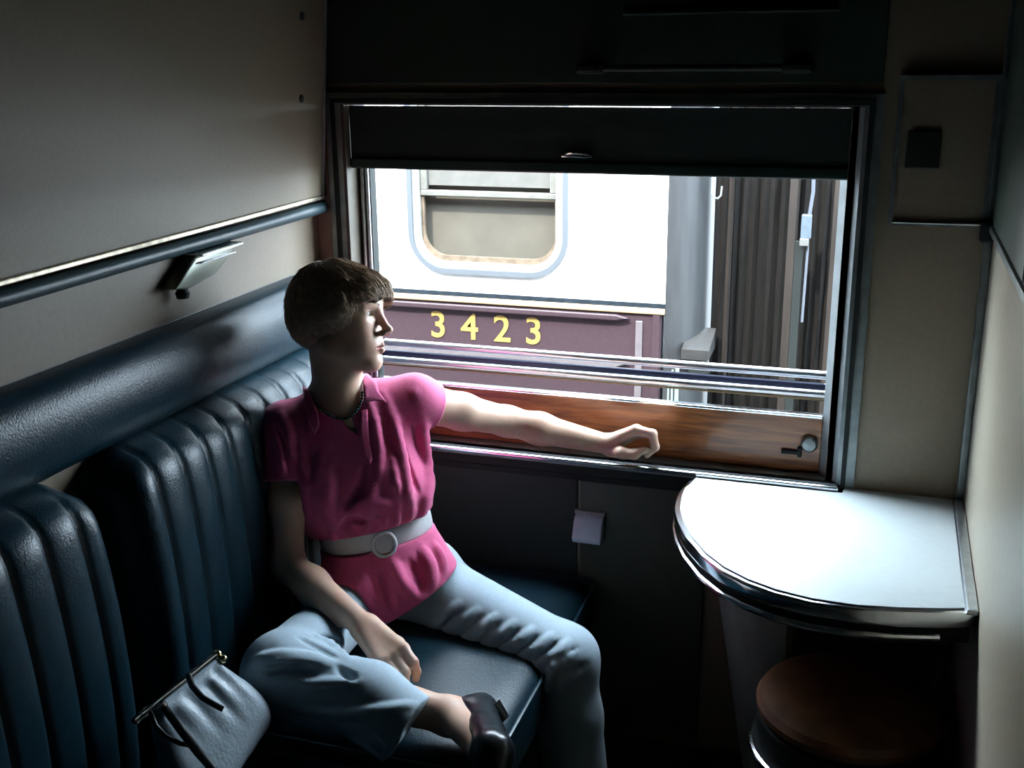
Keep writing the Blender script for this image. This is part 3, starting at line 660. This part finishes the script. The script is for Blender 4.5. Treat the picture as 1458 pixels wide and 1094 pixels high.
# torso
B.add(p_cone(neckB - TU * .015, shR + V3(.01, .005, .0), .050, .043), .05); B.add(p_cone(neckB - TU * .015, shL, .050, .043), .05)
B.add(p_ell(chest, (.138, .088, .165), TR), .05); B.add(p_ell(waist, (.112, .082, .10), TR), .05); B.add(p_ell(pelv, (.155, .10, .10), TR), .05)
for sg in (1, -1): B.add(p_ell(chest + TN * .068 + TT * .062 * sg - TU * .025, (.050, .042, .050), TR), .03)
# arms
for sh_, el_, wr_, up in ((shR, elR, wrR, 0), (shL, elL, wrL, 1)):
    mid = sh_ * .5 + el_ * .5; fm = el_ * .68 + wr_ * .32
    B.add(p_cone(sh_, mid, .045, .039), .03); B.add(p_cone(mid, el_, .039, .0325), .02)
    B.add(p_cone(el_, fm, .0325, .0345), .02); B.add(p_cone(fm, wr_, .0345, .0225), .02)
# right hand, hanging loosely over her thigh
def finger(pts, rs, k=.005):
    for i in range(len(pts) - 1): B.add(p_cone(pts[i], pts[i + 1], rs[i], rs[i + 1]), k)
def A_(x, y, d): return at(x, y, y=d)
kn = [A_(574, 924, -0.700), A_(563, 933, -0.712), A_(551, 939, -0.723), A_(540, 943, -0.733)]
for i, K in enumerate(kn):
    w = wrR + (kn[0] - kn[3]) * (0.22 - 0.15 * i); B.add(p_cone(w, K, .018, .0125), .012)
finger([kn[0], A_(588, 943, -0.713), A_(593, 957, -0.706), A_(592, 967, -0.698)], [.0112, .0098, .0085, .0072])
finger([kn[1], A_(577, 957, -0.733), A_(576, 970, -0.723), A_(571, 977, -0.713)], [.0112, .0098, .0086, .0074])
finger([kn[2], A_(562, 962, -0.746), A_(560, 973, -0.738), A_(555, 979, -0.728)], [.0108, .0093, .0082, .0070])
finger([kn[3], A_(547, 962, -0.750), A_(545, 971, -0.746), A_(541, 975, -0.738)], [.0096, .0083, .0074, .0064])
finger([wrR + V3(.012, .005, -.005), A_(566, 918, -0.668), A_(582, 938, -0.678), A_(586, 955, -0.683)], [.017, .0135, .0105, .0085], .01)
# left hand, a loose fist palm down on the sill
mc = [A_(905, 613, -.078), A_(906, 612, -.056), A_(904, 616, -.034), A_(901, 620, -.014)]
for i, K in enumerate(mc):
    w = wrL + (mc[0] - mc[3]) * (0.20 - 0.14 * i); B.add(p_cone(w, K, .0185, .0125), .012)
for i, (K, r0) in enumerate(zip(mc, (.0112, .0112, .0106, .0094))):
    dy = 0.021 * i; sh_ = 1 - .05 * abs(i - 1)
    finger([K, A_(929, 618, -.080 + dy), A_(933, 637, -.082 + dy), A_(921, 648, -.082 + dy)], [r0, r0 * .9, r0 * .8, r0 * .68])
finger([wrL + V3(.01, -.012, -.008), A_(886, 645, -.092), A_(903, 647, -.098), A_(917, 640, -.094)], [.016, .0130, .0105, .0085], .01)
# legs and feet
for hp_, kn_, an_ in ((hipL, knL, anL), (hipR, knR, anR)):
    B.add(p_cone(hp_, kn_, .056, .050), .04); cf = kn_ * .68 + an_ * .32; B.add(p_cone(kn_, cf, .050, .047), .02); B.add(p_cone(cf, an_, .047, .031), .02)
heR = at(676, 1021, z=.492); baR = at(699, 1074, x=.74); toR = at(703, 1112, x=.755)
B.add(p_cone(anR, heR, .031, .027), .02); B.add(p_cone(heR, baR, .027, .027), .02); B.add(p_cone(baR, toR, .027, .015), .02); B.add(p_cone(anR, baR, .028, .025), .02)
B.add(p_cone(anL, anL + V3(.0, .02, -.055), .034, .028), .02); B.add(p_cone(anL + V3(0, 0, -.05), anL + V3(.06, -.13, -.08), .030, .018), .02)
zc = neckB - TU * 0.0
# mesh: fine for the head, finer for the hands, 3 mm for the rest; the pieces share one surface
def region(s_, h, lo, hi, cuts):
    t_ = s_.copy(); v, f = mesh_sdf(t_, h, lo, hi); c_ = v[f].mean(1); ok = np.ones(len(f), bool)
    for (pt, n_) in cuts: ok &= ((c_ - pt) @ n_) <= 0
    return v, f[ok]
def weld(parts):
    vs = []; fs = []; n_ = 0
    for v, f in parts:
        used = np.unique(f); mp_ = np.full(len(v), -1); mp_[used] = np.arange(len(used)); vs.append(v[used]); fs.append(mp_[f] + n_); n_ += len(used)
    return np.concatenate(vs), np.concatenate(fs)
nk = hp(-.01, 0, -.105); nU = unit(HR[:, 2] + TU)
v1, f1 = region(B, .0014, hp(-.15, -.2, -.2) * 0 + HO - .2, HO + .2, [(nk, -nU)]); v1 = smooth_v(v1, f1, 1)
v2, f2 = region(B, .0028, None, None, [(nk + nU * .004, nU)]); v2 = smooth_v(v2, f2, 1, .4)
HANDCUT = []
bv, bf = weld([(v1, f1), (v2, f2)])
skin = mat('skin', (0.56, 0.34, 0.25), 0.42, attr='tint', noise=(90, 0.04), sss=0.12, bump=(700, 0.08))
bo_ = to_mesh('body', bv, bf, skin, person)
L_ = hl(bv); tint = np.tile(V3(.70, .45, .33), (len(bv), 1))
def blot(c_, r_, col, hard=1.0):
    global tint
    d = np.sqrt((((L_ - V3(*c_)) / V3(*r_)) ** 2).sum(1)); w = np.clip((1.15 - d) / .3 * hard, 0, 1)[:, None]; tint = tint * (1 - w) + V3(*col) * w
for sg in (1, -1):
    blot((.055, .04 * sg, -.025), (.03, .022, .022), (.70, .38, .29), .4)
    for j in range(6):
        t_ = j / 5; blot((.088 - .016 * t_, (.014 + .030 * t_) * sg, .0275 + .006 * math.sin(t_ * 2.4)), (.010, .0055, .0032 - .0012 * t_), (.10, .055, .035))
    for j in range(6):
        t_ = j / 5; blot((.094 - .012 * t_, .0215 * t_ * sg, -.0595 - .004 * t_), (.008, .004, .0045 - .0025 * t_), (.46, .09, .10), 1.0)
        blot((.092 - .010 * t_, .0195 * t_ * sg, -.0700 + .003 * t_), (.008, .004, .0055 - .003 * t_), (.50, .11, .12), 1.0)
    blot((.084, .031 * sg, .0135), (.008, .0135, .0018), (.16, .09, .07))
    blot((.106, .0065 * sg, -.0405), (.006, .0035, .0035), (.10, .04, .03))
ca = bo_.data.color_attributes.new('tint', 'FLOAT_COLOR', 'POINT'); ca.data.foreach_set('color', np.concatenate([tint, np.ones((len(tint), 1))], 1).astype(np.float32).ravel())
# eyes
em = [mat('eye_white', (.50, .49, .46), .15), mat('iris', (.10, .06, .035), .2), mat('pupil', (.005, .005, .005), .1)]
for sg in (1, -1):
    b_ = bmesh.new(); bmesh.ops.create_uvsphere(b_, u_segments=32, v_segments=24, radius=.0132 * HS); c_ = hp(.0672, .031 * sg, .0078); gz = unit(HR @ V3(1, .22, .03))
    for f_ in b_.faces:
        a = f_.calc_center_median().normalized().dot(Vector(gz)); f_.material_index = 2 if a > math.cos(.16) else 1 if a > math.cos(.44) else 0
    bmesh.ops.translate(b_, vec=Vector(c_), verts=b_.verts); me = bpy.data.meshes.new('eye'); b_.to_mesh(me); b_.free(); link('eye', me, em, person, True)

# ---------- blouse
pink = mat('pink_cotton', (0.72, 0.10, 0.26), 0.75, noise=(220, .10), bump=(900, .35), sheen=.25)
G = SDF()
G.add(p_cone(neckB - TU * .03, shR + V3(.008, .0, .004), .052, .053), .05); G.add(p_cone(neckB - TU * .03, shL + V3(0, 0, .004), .052, .053), .05)
G.add(p_ell(chest + TN * .006, (.152, .102, .175), TR), .05)
for sg in (1, -1): G.add(p_ell(chest + TN * .072 + TT * .062 * sg - TU * .035, (.056, .045, .062), TR), .04)
G.add(p_ell(waist + TU * .078 + TN * .010, (.143, .108, .062), TR), .04)                  # bloused over the belt
G.add(p_ell(waist + TN * .002, (.116, .088, .06), TR), .03)
G.add(p_cone(waist - TU * .03 + TN * .01, waist - TU * .125 + TN * .024 + TT * .002, .100, .126, (TT, .80)), .03)   # peplum
upR = unit(elR - shR); upL = unit(elL - shL)
eR = shR + upR * .105; G.add(p_clip(p_cone(shR, shR + upR * .13, .054, .060), eR, upR), .025)
eL = shL + upL * .046; G.add(p_clip(p_cone(shL, shL + upL * .09, .046, .053), eL, upL), .03); G.add(p_cone(neckB + TT * .035 - TU * .006, shL + TU * .006, .044, .041), .03)
G.add(p_ell((chest + waist) / 2 + TN * .005, (.147, .106, .13), TR), .03)
base_g = G.copy()
# hem of the peplum and neck opening
hemP = at(566, 876, y=-.46); hemQ = at(642, 818, y=-.36); hn = unit(np.cross(hemQ - hemP, TN)); hn = hn if hn[2] < 0 else -hn
F_ = lambda pts, r, o_, k, sub=False: fold(G, pts, r, o_, k, sub, base_g)
# folds: shoulder to belt on her left, creases on the front, gathers at the belt
F_([(545, 560), (560, 600), (572, 650), (580, 700), (590, 742)], .011, .008, .012)
F_([(520, 560), (533, 600), (540, 640), (538, 680)], .009, .006, .010)
F_([(590, 560), (602, 610), (608, 660), (606, 710), (600, 745)], .012, .007, .014)
F_([(556, 640), (564, 690), (568, 735)], .007, .006, .008)
F_([(572, 632), (580, 655), (588, 680), (597, 705)], .005, .004, .008, True)
F_([(534, 690), (526, 720), (512, 748)], .010, .006, .012)
F_([(430, 560), (428, 620), (436, 690), (438, 740), (440, 775)], .009, .006, .012)
F_([(458, 640), (452, 690), (455, 730)], .009, .005, .014)
F_([(470, 660), (466, 710), (476, 750)], .013, .006, .018)
F_([(495, 740), (510, 722), (530, 712), (552, 716)], .011, .006, .014)
F_([(486, 752), (500, 738), (520, 742)], .007, .005, .010, True)
F_([(400, 590), (412, 620), (418, 660)], .007, .005, .010); F_([(386, 610), (400, 640), (404, 675)], .006, .005, .008); F_([(393, 600), (407, 632), (411, 665)], .004, .004, .006, True)
 
F_([(520, 660), (512, 690), (494, 720)], .006, .004, .010, True)
F_([(560, 800), (572, 830), (590, 850)], .010, .007, .014); F_([(600, 780), (612, 805), (616, 835)], .010, .007, .014); F_([(512, 815), (520, 840), (535, 868)], .009, .006, .012)
F_([(546, 818), (553, 842), (560, 868)], .005, .003, .012, True); F_([(583, 800), (594, 820), (601, 842)], .005, .003, .012, True); F_([(620, 775), (628, 795), (632, 815)], .008, .006, .012)
for x, y, x2, y2 in ((480, 778, 470, 755), (500, 768, 496, 750), (520, 762, 522, 742), (545, 755, 548, 735), (565, 750, 566, 728), (582, 745, 586, 722)): F_([(x, y), (x2, y2)], .006, .004, .006)
G.cut(p_neg_half(hemP, hn), .004)
_w = p_ell(waist - TU * .004 + TN * .004, (.115, .088, .20), TR)[0]
G.sub(((lambda P: np.maximum(np.abs((P - (waist - TU * .004)) @ TU) - .021, -_w(P))), waist - .25, waist + .25), .006)
def tri_wedge(px, inset=0.0):
    """region seen inside an outline, in front of the spine: the open neckline"""
    rays = [unit(at(x, y, y=-.4) - CAM_POS) for x, y in px]; c_ = unit(sum(rays)); ns = []
    for i in range(len(rays)):
        n_ = unit(np.cross(rays[i], rays[(i + 1) % len(rays)])); ns.append(n_ if n_ @ c_ < 0 else -n_)
    ns = np.array(ns)
    lo = at(px[0][0], px[0][1], y=-.4) - .16; hi = lo + .32
    return (lambda P: np.maximum(((P - CAM_POS) @ ns.T).max(1), -((P - (neckB + TN * .0)) @ TN))), lo, hi
G.sub(p_cone(neckB - TU * .035 + TN * .01, neckB + TU * .12, .050, .066), .006)
G.sub(tri_wedge([(438, 548), (521, 540), (519, 600), (518, 640), (526, 660), (514, 643), (497, 612), (476, 598), (455, 585)]), .003)
sdf_obj('blouse', G, .0026, pink, person, 1)
blouse = bpy.data.objects['blouse']
def patch(name, poly, s_, off, th, m, parent, cuts=3):
    """thin cloth piece cut to an outline and laid on the surface s_"""
    b_ = bmesh.new(); vs_ = [b_.verts.new((x, y, 0)) for x, y in poly]; b_.faces.new(vs_)
    bmesh.ops.triangulate(b_, faces=b_.faces); bmesh.ops.subdivide_edges(b_, edges=b_.edges, cuts=cuts, use_grid_fill=True)
    last = None
    for v in b_.verts:
        p = s_.hit(v.co.x, v.co.y, off=off)
        if p is None: p = at(v.co.x, v.co.y, y=last[1] if last is not None else -.40)
        else: last = p
        v.co = Vector(p)
    cc = np.mean([np.array(v.co) for v in b_.verts], 0)
    bmesh.ops.recalc_face_normals(b_, faces=b_.faces); bmesh.ops.solidify(b_, geom=b_.faces, thickness=th)
    me = bpy.data.meshes.new(name); b_.to_mesh(me); b_.free(); return link(name, me, m, parent, True)
CB = base_g.copy()
patch('collar', [(432, 551), (440, 556), (447, 573), (453, 590), (455, 606), (449, 618), (440, 604), (434, 580)], CB, .010, .003, pink, blouse)
patch('collar', [(516, 534), (524, 534), (536, 546), (540, 560), (550, 573), (534, 571), (519, 574), (517, 552)], CB, .010, .003, pink, blouse)
patch('placket', [(514, 585), (523, 583), (525, 620), (530, 655), (527, 661), (518, 644), (513, 615)], CB, .004, .002, pink, blouse)
for (x, y) in ((519, 600), (533, 690), (539, 735)):
    p = G.hit(x, y, off=.001); p = p if p is not None else CB.hit(x, y); nn = CB.normal(p)
    b_ = MB(); b_.lathe([(.001, 0), (.0045, 0), (.0052, .0012), (.004, .002), (.001, .0015)], (0, 0, 0), 14); q = b_.done('button', mat('pink_button', (.5, .10, .22), .3) if 'pink_button' not in bpy.data.materials else bpy.data.materials['pink_button'], None, True)
    q.data.transform(Matrix.Translation(Vector(p + nn * .003)) @ Vector(nn).to_track_quat('Z', 'Y').to_matrix().to_4x4()); q.parent = blouse; q.matrix_parent_inverse = parent_inv(blouse)
# ---------- belt
wm = mat('white_belt_leather', (.80, .80, .82), .45, noise=(60, .06), bump=(300, .2))
bc = waist - TU * .004
BL = SDF(); BL.add(p_ell(bc + TN * .004, (.124, .098, .20), TR), .01)
BL.cut(p_neg_half(bc + TU * .022, TU), .002); BL.cut(p_neg_half(bc - TU * .022, -TU), .002)
belt = sdf_obj('belt', BL, .0025, wm, person, 1)
p = BL.hit(546, 773) ; p = p if p is not None else at(546, 776, y=-.45); nn = BL.normal(p, .006)
b_ = MB(); b_.tube([(.0235 * math.cos(q), .0255 * math.sin(q), .004) for q in [2 * math.pi * k / 32 for k in range(32)]], .0045, 10, closed=True); b_.lathe([(.001, 0), (.019, 0), (.021, .003), (.018, .005), (.001, .0055)], (0, 0, 0), 28)
q = b_.done('buckle', wm, None, True); q.data.transform(Matrix.Translation(Vector(p + nn * .009)) @ Vector(nn).to_track_quat('Z', 'Y').to_matrix().to_4x4()); q.parent = belt; q.matrix_parent_inverse = parent_inv(belt)
# ---------- trousers
tm = mat('grey_blue_cotton', (.40, .50, .57), .8, noise=(260, .08), bump=(1000, .3), sheen=.2)
T = SDF()
T.add(p_ell(pelv + TN * .004, (.165, .108, .085), TR), .03)
T.add(p_cone(hipL, knL, .086, .070), .04); T.add(p_cone(hipR, knR, .060, .071), .03)
cfL = knL * .6 + anL * .4; T.add(p_cone(knL, cfL, .069, .068), .03); T.add(p_clip(p_cone(cfL, anL, .068, .070), anL + V3(0, 0, .03), (0, 0, -1)), .02)
hemT = at(597, 1005, z=.528); hemBt = at(545, 1084, z=.462); hemM = (hemT + hemBt) / 2
sdir = unit(anR - knR); m1 = knR * .45 + anR * .55 + V3(0, -.012, .004)
T.add(p_cone(knR, m1, .070, .062), .03)
hdir = unit(np.cross(hemT - hemBt, unit(hemM - CAM_POS))); hdir = hdir if hdir @ sdir > 0 else -hdir
T.add(p_clip(p_cone(m1, hemM + sdir * .05, .060, .052, (unit(np.cross(sdir, unit(hemT - hemBt))), 1.15)), hemM, hdir), .02)
T.add(p_clip(p_cone(knR * .5 + anR * .5 + V3(.0, -.03, -.02), hemBt + sdir * .03 + V3(0, .0, .018), .045, .022), hemM, hdir), .03)
T.add(p_clip(p_cone(m1, hemT + sdir * .03 + V3(0, 0, -.02), .05, .020), hemM, hdir), .03)
base_t = T.copy()
Q_ = lambda pts, r, o_, k, sub=False: fold(T, pts, r, o_, k, sub, base_t)
for pts in ([(352, 948), (375, 938), (405, 934), (440, 936), (474, 944)], [(362, 962), (395, 945), (430, 942), (470, 948)], [(410, 970), (440, 976), (475, 974), (510, 970)], [(425, 1008), (460, 1015), (510, 1016), (560, 1010), (590, 1003)], [(470, 905), (490, 918), (508, 932)], [(440, 905), (470, 918), (496, 938)]): Q_(pts, .009, .006, .010)
for pts in ([(372, 958), (402, 951), (440, 953)], [(455, 905), (480, 918), (503, 935)], [(425, 908), (455, 922), (480, 938)], [(520, 1045), (535, 1060), (545, 1068)], [(480, 950), (495, 962), (505, 966)]): Q_(pts, .006, .005, .008, True)
for i in range(7):
    x = 618 + i * 27; y = 862 + i * 9
    Q_([(x + 34 - i, y - 2), (x + 18, y + 14), (x - 6 - i * 2, y + 32)], .006, .0028, .012); Q_([(x + 42, y + 6), (x + 24, y + 22), (x + 4, y + 38)], .0035, .003, .006, True)
Q_([(820, 930), (790, 950), (778, 975), (765, 980)], .009, .007, .010); Q_([(835, 945), (805, 965), (795, 985)], .006, .005, .010, True)
T.cut(p_neg_half((0, 0, .449), (0, 0, -1)), .004) if False else None
sdf_obj('trousers', T, .003, tm, person, 1)
# ---------- shoes
sm = mat('black_patent_leather', (.006, .009, .012), .28, spec=.35, coat=.2)
def shoe(parts, openc, heel):
    s_ = SDF()
    for q in parts: s_.add(q, .02)
    for q in openc: s_.sub(q, .004)
    o_ = sdf_obj('shoe', s_, .0025, sm, person, 1); hb = MB(); a, b, r0, r1 = heel; hb.tube([a, (np.array(a) + b) / 2, b], [r0, (r0 + r1) / 2, r1], 14); hb.done('heel', sm, o_, True); return o_
nf = unit(np.cross(baR - heR, anR - heR))
solen = unit(heR - anR)
lA = at(652, 1004, z=.50); lB = at(686, 1050, z=.47); ln_ = unit(np.cross(lB - lA, unit(lA - CAM_POS))); ln_ = ln_ if ln_ @ unit(heR - anR) < 0 else -ln_
hc_ = at(685, 1012, z=.492)
shoe([p_clip(p_cone(anR * .4 + heR * .6, hc_, .0345, .026), lA, ln_), p_clip(p_cone(hc_, baR, .027, .031), lA, ln_), p_clip(p_cone(heR, baR, .031, .031), lA, ln_), p_cone(heR * .45 + baR * .55, baR, .031, .0315), p_cone(baR, toR + unit(toR - baR) * .02, .031, .014)], [], (hc_ + V3(.020, 0, .010), hc_ + V3(.046, -.006, -.010), .021, .013))
a0 = anL + V3(0, .015, -.055); b0 = anL + V3(.06, -.13, -.082)
shoe([p_cone(a0, b0, .033, .024)], [p_cone(anL + V3(.01, -.01, 0), anL + V3(.02, -.05, -.025), .035, .026)], (a0 + V3(0, .01, -.01), (a0[0], a0[1] + .015, .003), .022, .014))
# ---------- necklace
nk_ = empty('necklace', neckB); nk_.parent = person; nk_.matrix_parent_inverse = parent_inv(person)
bm1 = mat('dark_green_bead', (.004, .07, .06), .12, coat=.5)
npx = [(441, 556), (444, 566), (449, 574), (455, 581), (462, 587), (470, 592), (478, 595), (486, 597), (494, 596), (501, 592), (507, 587), (511, 580), (514, 573), (516, 565), (516, 557)]
P_ = [B.hit(x, y, off=.003) for x, y in npx]; P_ = [p for p in P_ if p is not None]
seg = [np.linalg.norm(P_[i + 1] - P_[i]) for i in range(len(P_) - 1)]; tot = sum(seg); nb = int(tot / .0062); proto = None
for i in range(nb):
    d = tot * (i + .5) / nb; j = 0
    while d > seg[j]: d -= seg[j]; j += 1
    p = P_[j] + (P_[j + 1] - P_[j]) * d / seg[j]
    if proto is None:
        proto = MB().sphere((0, 0, 0), .0033, 2).done('bead', bm1, None, True); o_ = proto
    else: o_ = proto.copy(); COL.objects.link(o_)
    o_.parent = nk_; o_.matrix_parent_inverse = parent_inv(nk_); o_.location = p
# ---------- hair
H = SDF()
H.add(he((-.012, 0, .034), (.101, .085, .087)), .01); H.add(he((-.052, 0, .000), (.060, .070, .068)), .02)
for sg in (1, -1): H.add(he((.000, .062 * sg, .030), (.046, .023, .040)), .02)
H.add(he((.062, .008, .056), (.040, .060, .036)), .02); H.add(he((.080, .030, .045), (.020, .030, .028)), .015)
H.sub(he((.118, 0, -.022), (.065, .080, .070)), .006); H.sub(he((.085, -.045, .0), (.045, .03, .040)), .01)
hm = mat('brown_hair', (.52, .36, .24), .45, noise=(160, .35), stretch=(1, 1, 3), spec=.6)
hv, hf = mesh_sdf(H, .003); hv = smooth_v(hv, hf, 1)
hair = to_mesh('hair', hv, hf, hm, person)
ns_ = 6500; idx = rng.choice(len(hv), ns_); allp = hv[idx]; L0 = hl(allp)
crown = V3(-.045, .01, .128)
pos = allp.copy(); dirv = L0 - crown; dirv = dirv @ HR.T
rn = rng.normal(size=(ns_, 3)) * .35; paths = [pos.copy()]
def grad(P, e=.002):
    g_ = np.stack([H.ev(P + e * V3(*a)) - H.ev(P - e * V3(*a)) for a in ((1, 0, 0), (0, 1, 0), (0, 0, 1))], 1); return g_ / (np.linalg.norm(g_, axis=1, keepdims=True) + 1e-9)
lift = rng.uniform(.0003, .0040, ns_)
for st in range(7):
    g_ = grad(pos); lc = hl(pos); dv = (lc - crown); dv[:, 0] += .25 * np.maximum(dv[:, 0], 0); dv = dv / (np.linalg.norm(dv, axis=1, keepdims=True) + 1e-9); dv = dv @ HR.T + rn * .45
    dv = dv - (dv * g_).sum(1)[:, None] * g_; dv /= (np.linalg.norm(dv, axis=1, keepdims=True) + 1e-9); rn = rn * .9 + rng.normal(size=(ns_, 3)) * .05
    pos = pos + dv * .0052; d = H.ev(pos); pos = pos - g_ * (np.clip(d, -.006, .006) - lift * (1 + .16 * st))[:, None]; paths.append(pos.copy())
PT = np.stack(paths, 1); K_ = PT.shape[1]; tan = np.gradient(PT, axis=1); tan /= np.linalg.norm(tan, axis=2, keepdims=True) + 1e-9
up_ = np.cross(tan, rng.normal(size=(ns_, 1, 3))); up_ /= np.linalg.norm(up_, axis=2, keepdims=True) + 1e-9; sd_ = np.cross(tan, up_)
rad = .00075 * np.array([.7, 1, 1, 1, .9, .8, .6, .15])[None, :, None]
R3 = np.stack([PT + (up_ * math.cos(a) + sd_ * math.sin(a)) * rad for a in (0, 2.094, 4.189)], 2)
vv = R3.reshape(-1, 3); bi_ = (np.arange(ns_)[:, None, None] * K_ + np.arange(K_ - 1)[None, :, None]) * 3; kk = np.arange(3)[None, None, :]; k2 = (kk + 1) % 3
ff = np.stack([bi_ + kk, bi_ + k2, bi_ + 3 + k2, bi_ + 3 + kk], -1).reshape(-1, 4)
st_ = to_mesh('strands', vv, ff, mat('lit_hair_strands', (.60, .44, .31), .38, noise=(90, .4), spec=.7), hair); st_['kind'] = 'stuff'  # paler strand colour stands in for light caught on the hair
# ------------------------------------------------------------------ handbag on the seat
bag = empty('handbag', (0.30, -1.02, 0.46), 'silver grey leather handbag with black frame and strap lying on the seat', 'bag')
b0 = at(190, 1028, x=.215); b1 = at(306, 935, x=.245)
bd = unit(b1 - b0); 
MB().tube([b0, b0 + bd * .02, b1 - bd * .01, b1], [.005, .0065, .0065, .005], 12).done('frame_bar', mat('black_lacquer', (.01, .012, .014), .15, coat=.6), bag, smooth=True)
MB().tube([b0 + V3(.003, 0, .0045), b1 + V3(.003, 0, .0045)], .0016, 8).tube([b0 + V3(.007, 0, -.001), b0 + bd * .05 + V3(.007, 0, -.001)], .0016, 8).done('frame_strip', M['chrome'], bag, smooth=True)
dn = unit(V3(.42, -.04, -.90)); dn = unit(dn - bd * (dn @ bd)); th = np.cross(bd, dn)
G_ = SDF(); L_b = .20; mid_b = (b0 + b1) / 2
ln = np.linalg.norm(b1 - b0)
G_.add(p_cone(b0 + bd * .045 + dn * .012, b1 - bd * .012 + dn * .012, .010, .010), .02); G_.add(p_cone(b0 + bd * .045 + dn * .045, b1 - bd * .018 + dn * .045, .022, .022, (th, 1.1)), .03)
G_.add(p_cone(b0 + bd * .035 + dn * .10, b1 - bd * .005 + dn * .085, .030, .030, (th, 1.1)), .05)
G_.add(p_cone(b0 + bd * .030 + dn * .17, b1 + bd * .005 + dn * .130, .034, .034, (th, 1.0)), .05)
for a, b in ((.055, .07), (.10, .09), (.135, .05)):
    c_ = b0 + bd * a + dn * .02 - th * 0; 
for sgn in (1, -1):
    for a, c_, l_ in ((.06, .03, .07), (.10, .02, .09), (.14, .03, .08), (.17, .02, .06)):
        q0 = b0 + bd * a + dn * c_ + th * sgn * .020; q1 = b0 + bd * (a + .01) + dn * (c_ + l_) + th * sgn * .045
        G_.sub(p_cone(q0, q1, .006, .004), .014)
sdf_obj('body', G_, .003, mat('silver_grey_leather', (.30, .36, .40), .38, noise=(25, .12), bump=(180, .5)), bag, 2)
sgn = 1 if (th @ (CAM_POS - mid_b)) > 0 else -1
bs = mat('black_strap', (.008, .010, .012), .3, coat=.3)
off = th * sgn
s0 = b0 + bd * .052
hc1 = [at(232, 1004, x=.235), at(245, 1022, x=.262), at(262, 1045, x=.29), at(283, 1072, x=.33), at(305, 1098, x=.37)]
MB().tube(hc1, [.006, .0075, .0075, .0075, .006], 10).done('strap', bs, bag, smooth=True)
hc2 = [at(268, 962, x=.255), at(274, 978, x=.275), at(288, 994, x=.30), at(304, 1003, x=.32), at(318, 1010, x=.335)]
MB().tube(hc2, .0055, 10).done('strap', bs, bag, smooth=True)
hc3 = [at(214, 1014, x=.232), at(222, 1034, x=.25), at(236, 1049, x=.27), at(256, 1059, x=.29), at(282, 1064, x=.31)]
MB().tube(hc3, .004, 10).done('strap', bs, bag, smooth=True)
MB().sphere(b1 + bd * .006, .0085, 3).sphere(b1 + bd * .006 + V3(.014, -.004, -.004), .0075, 3).done('clasp', mat('brass_clasp', (.75, .62, .36), .15, metal=1), bag, smooth=True)
MB().lathe([(.002, -.003), (.006, -.003), (.008, 0), (.006, .004), (.002, .005)], at(232, 1003, x=.246), 14).done('stud', M['chrome'], bag, smooth=True)
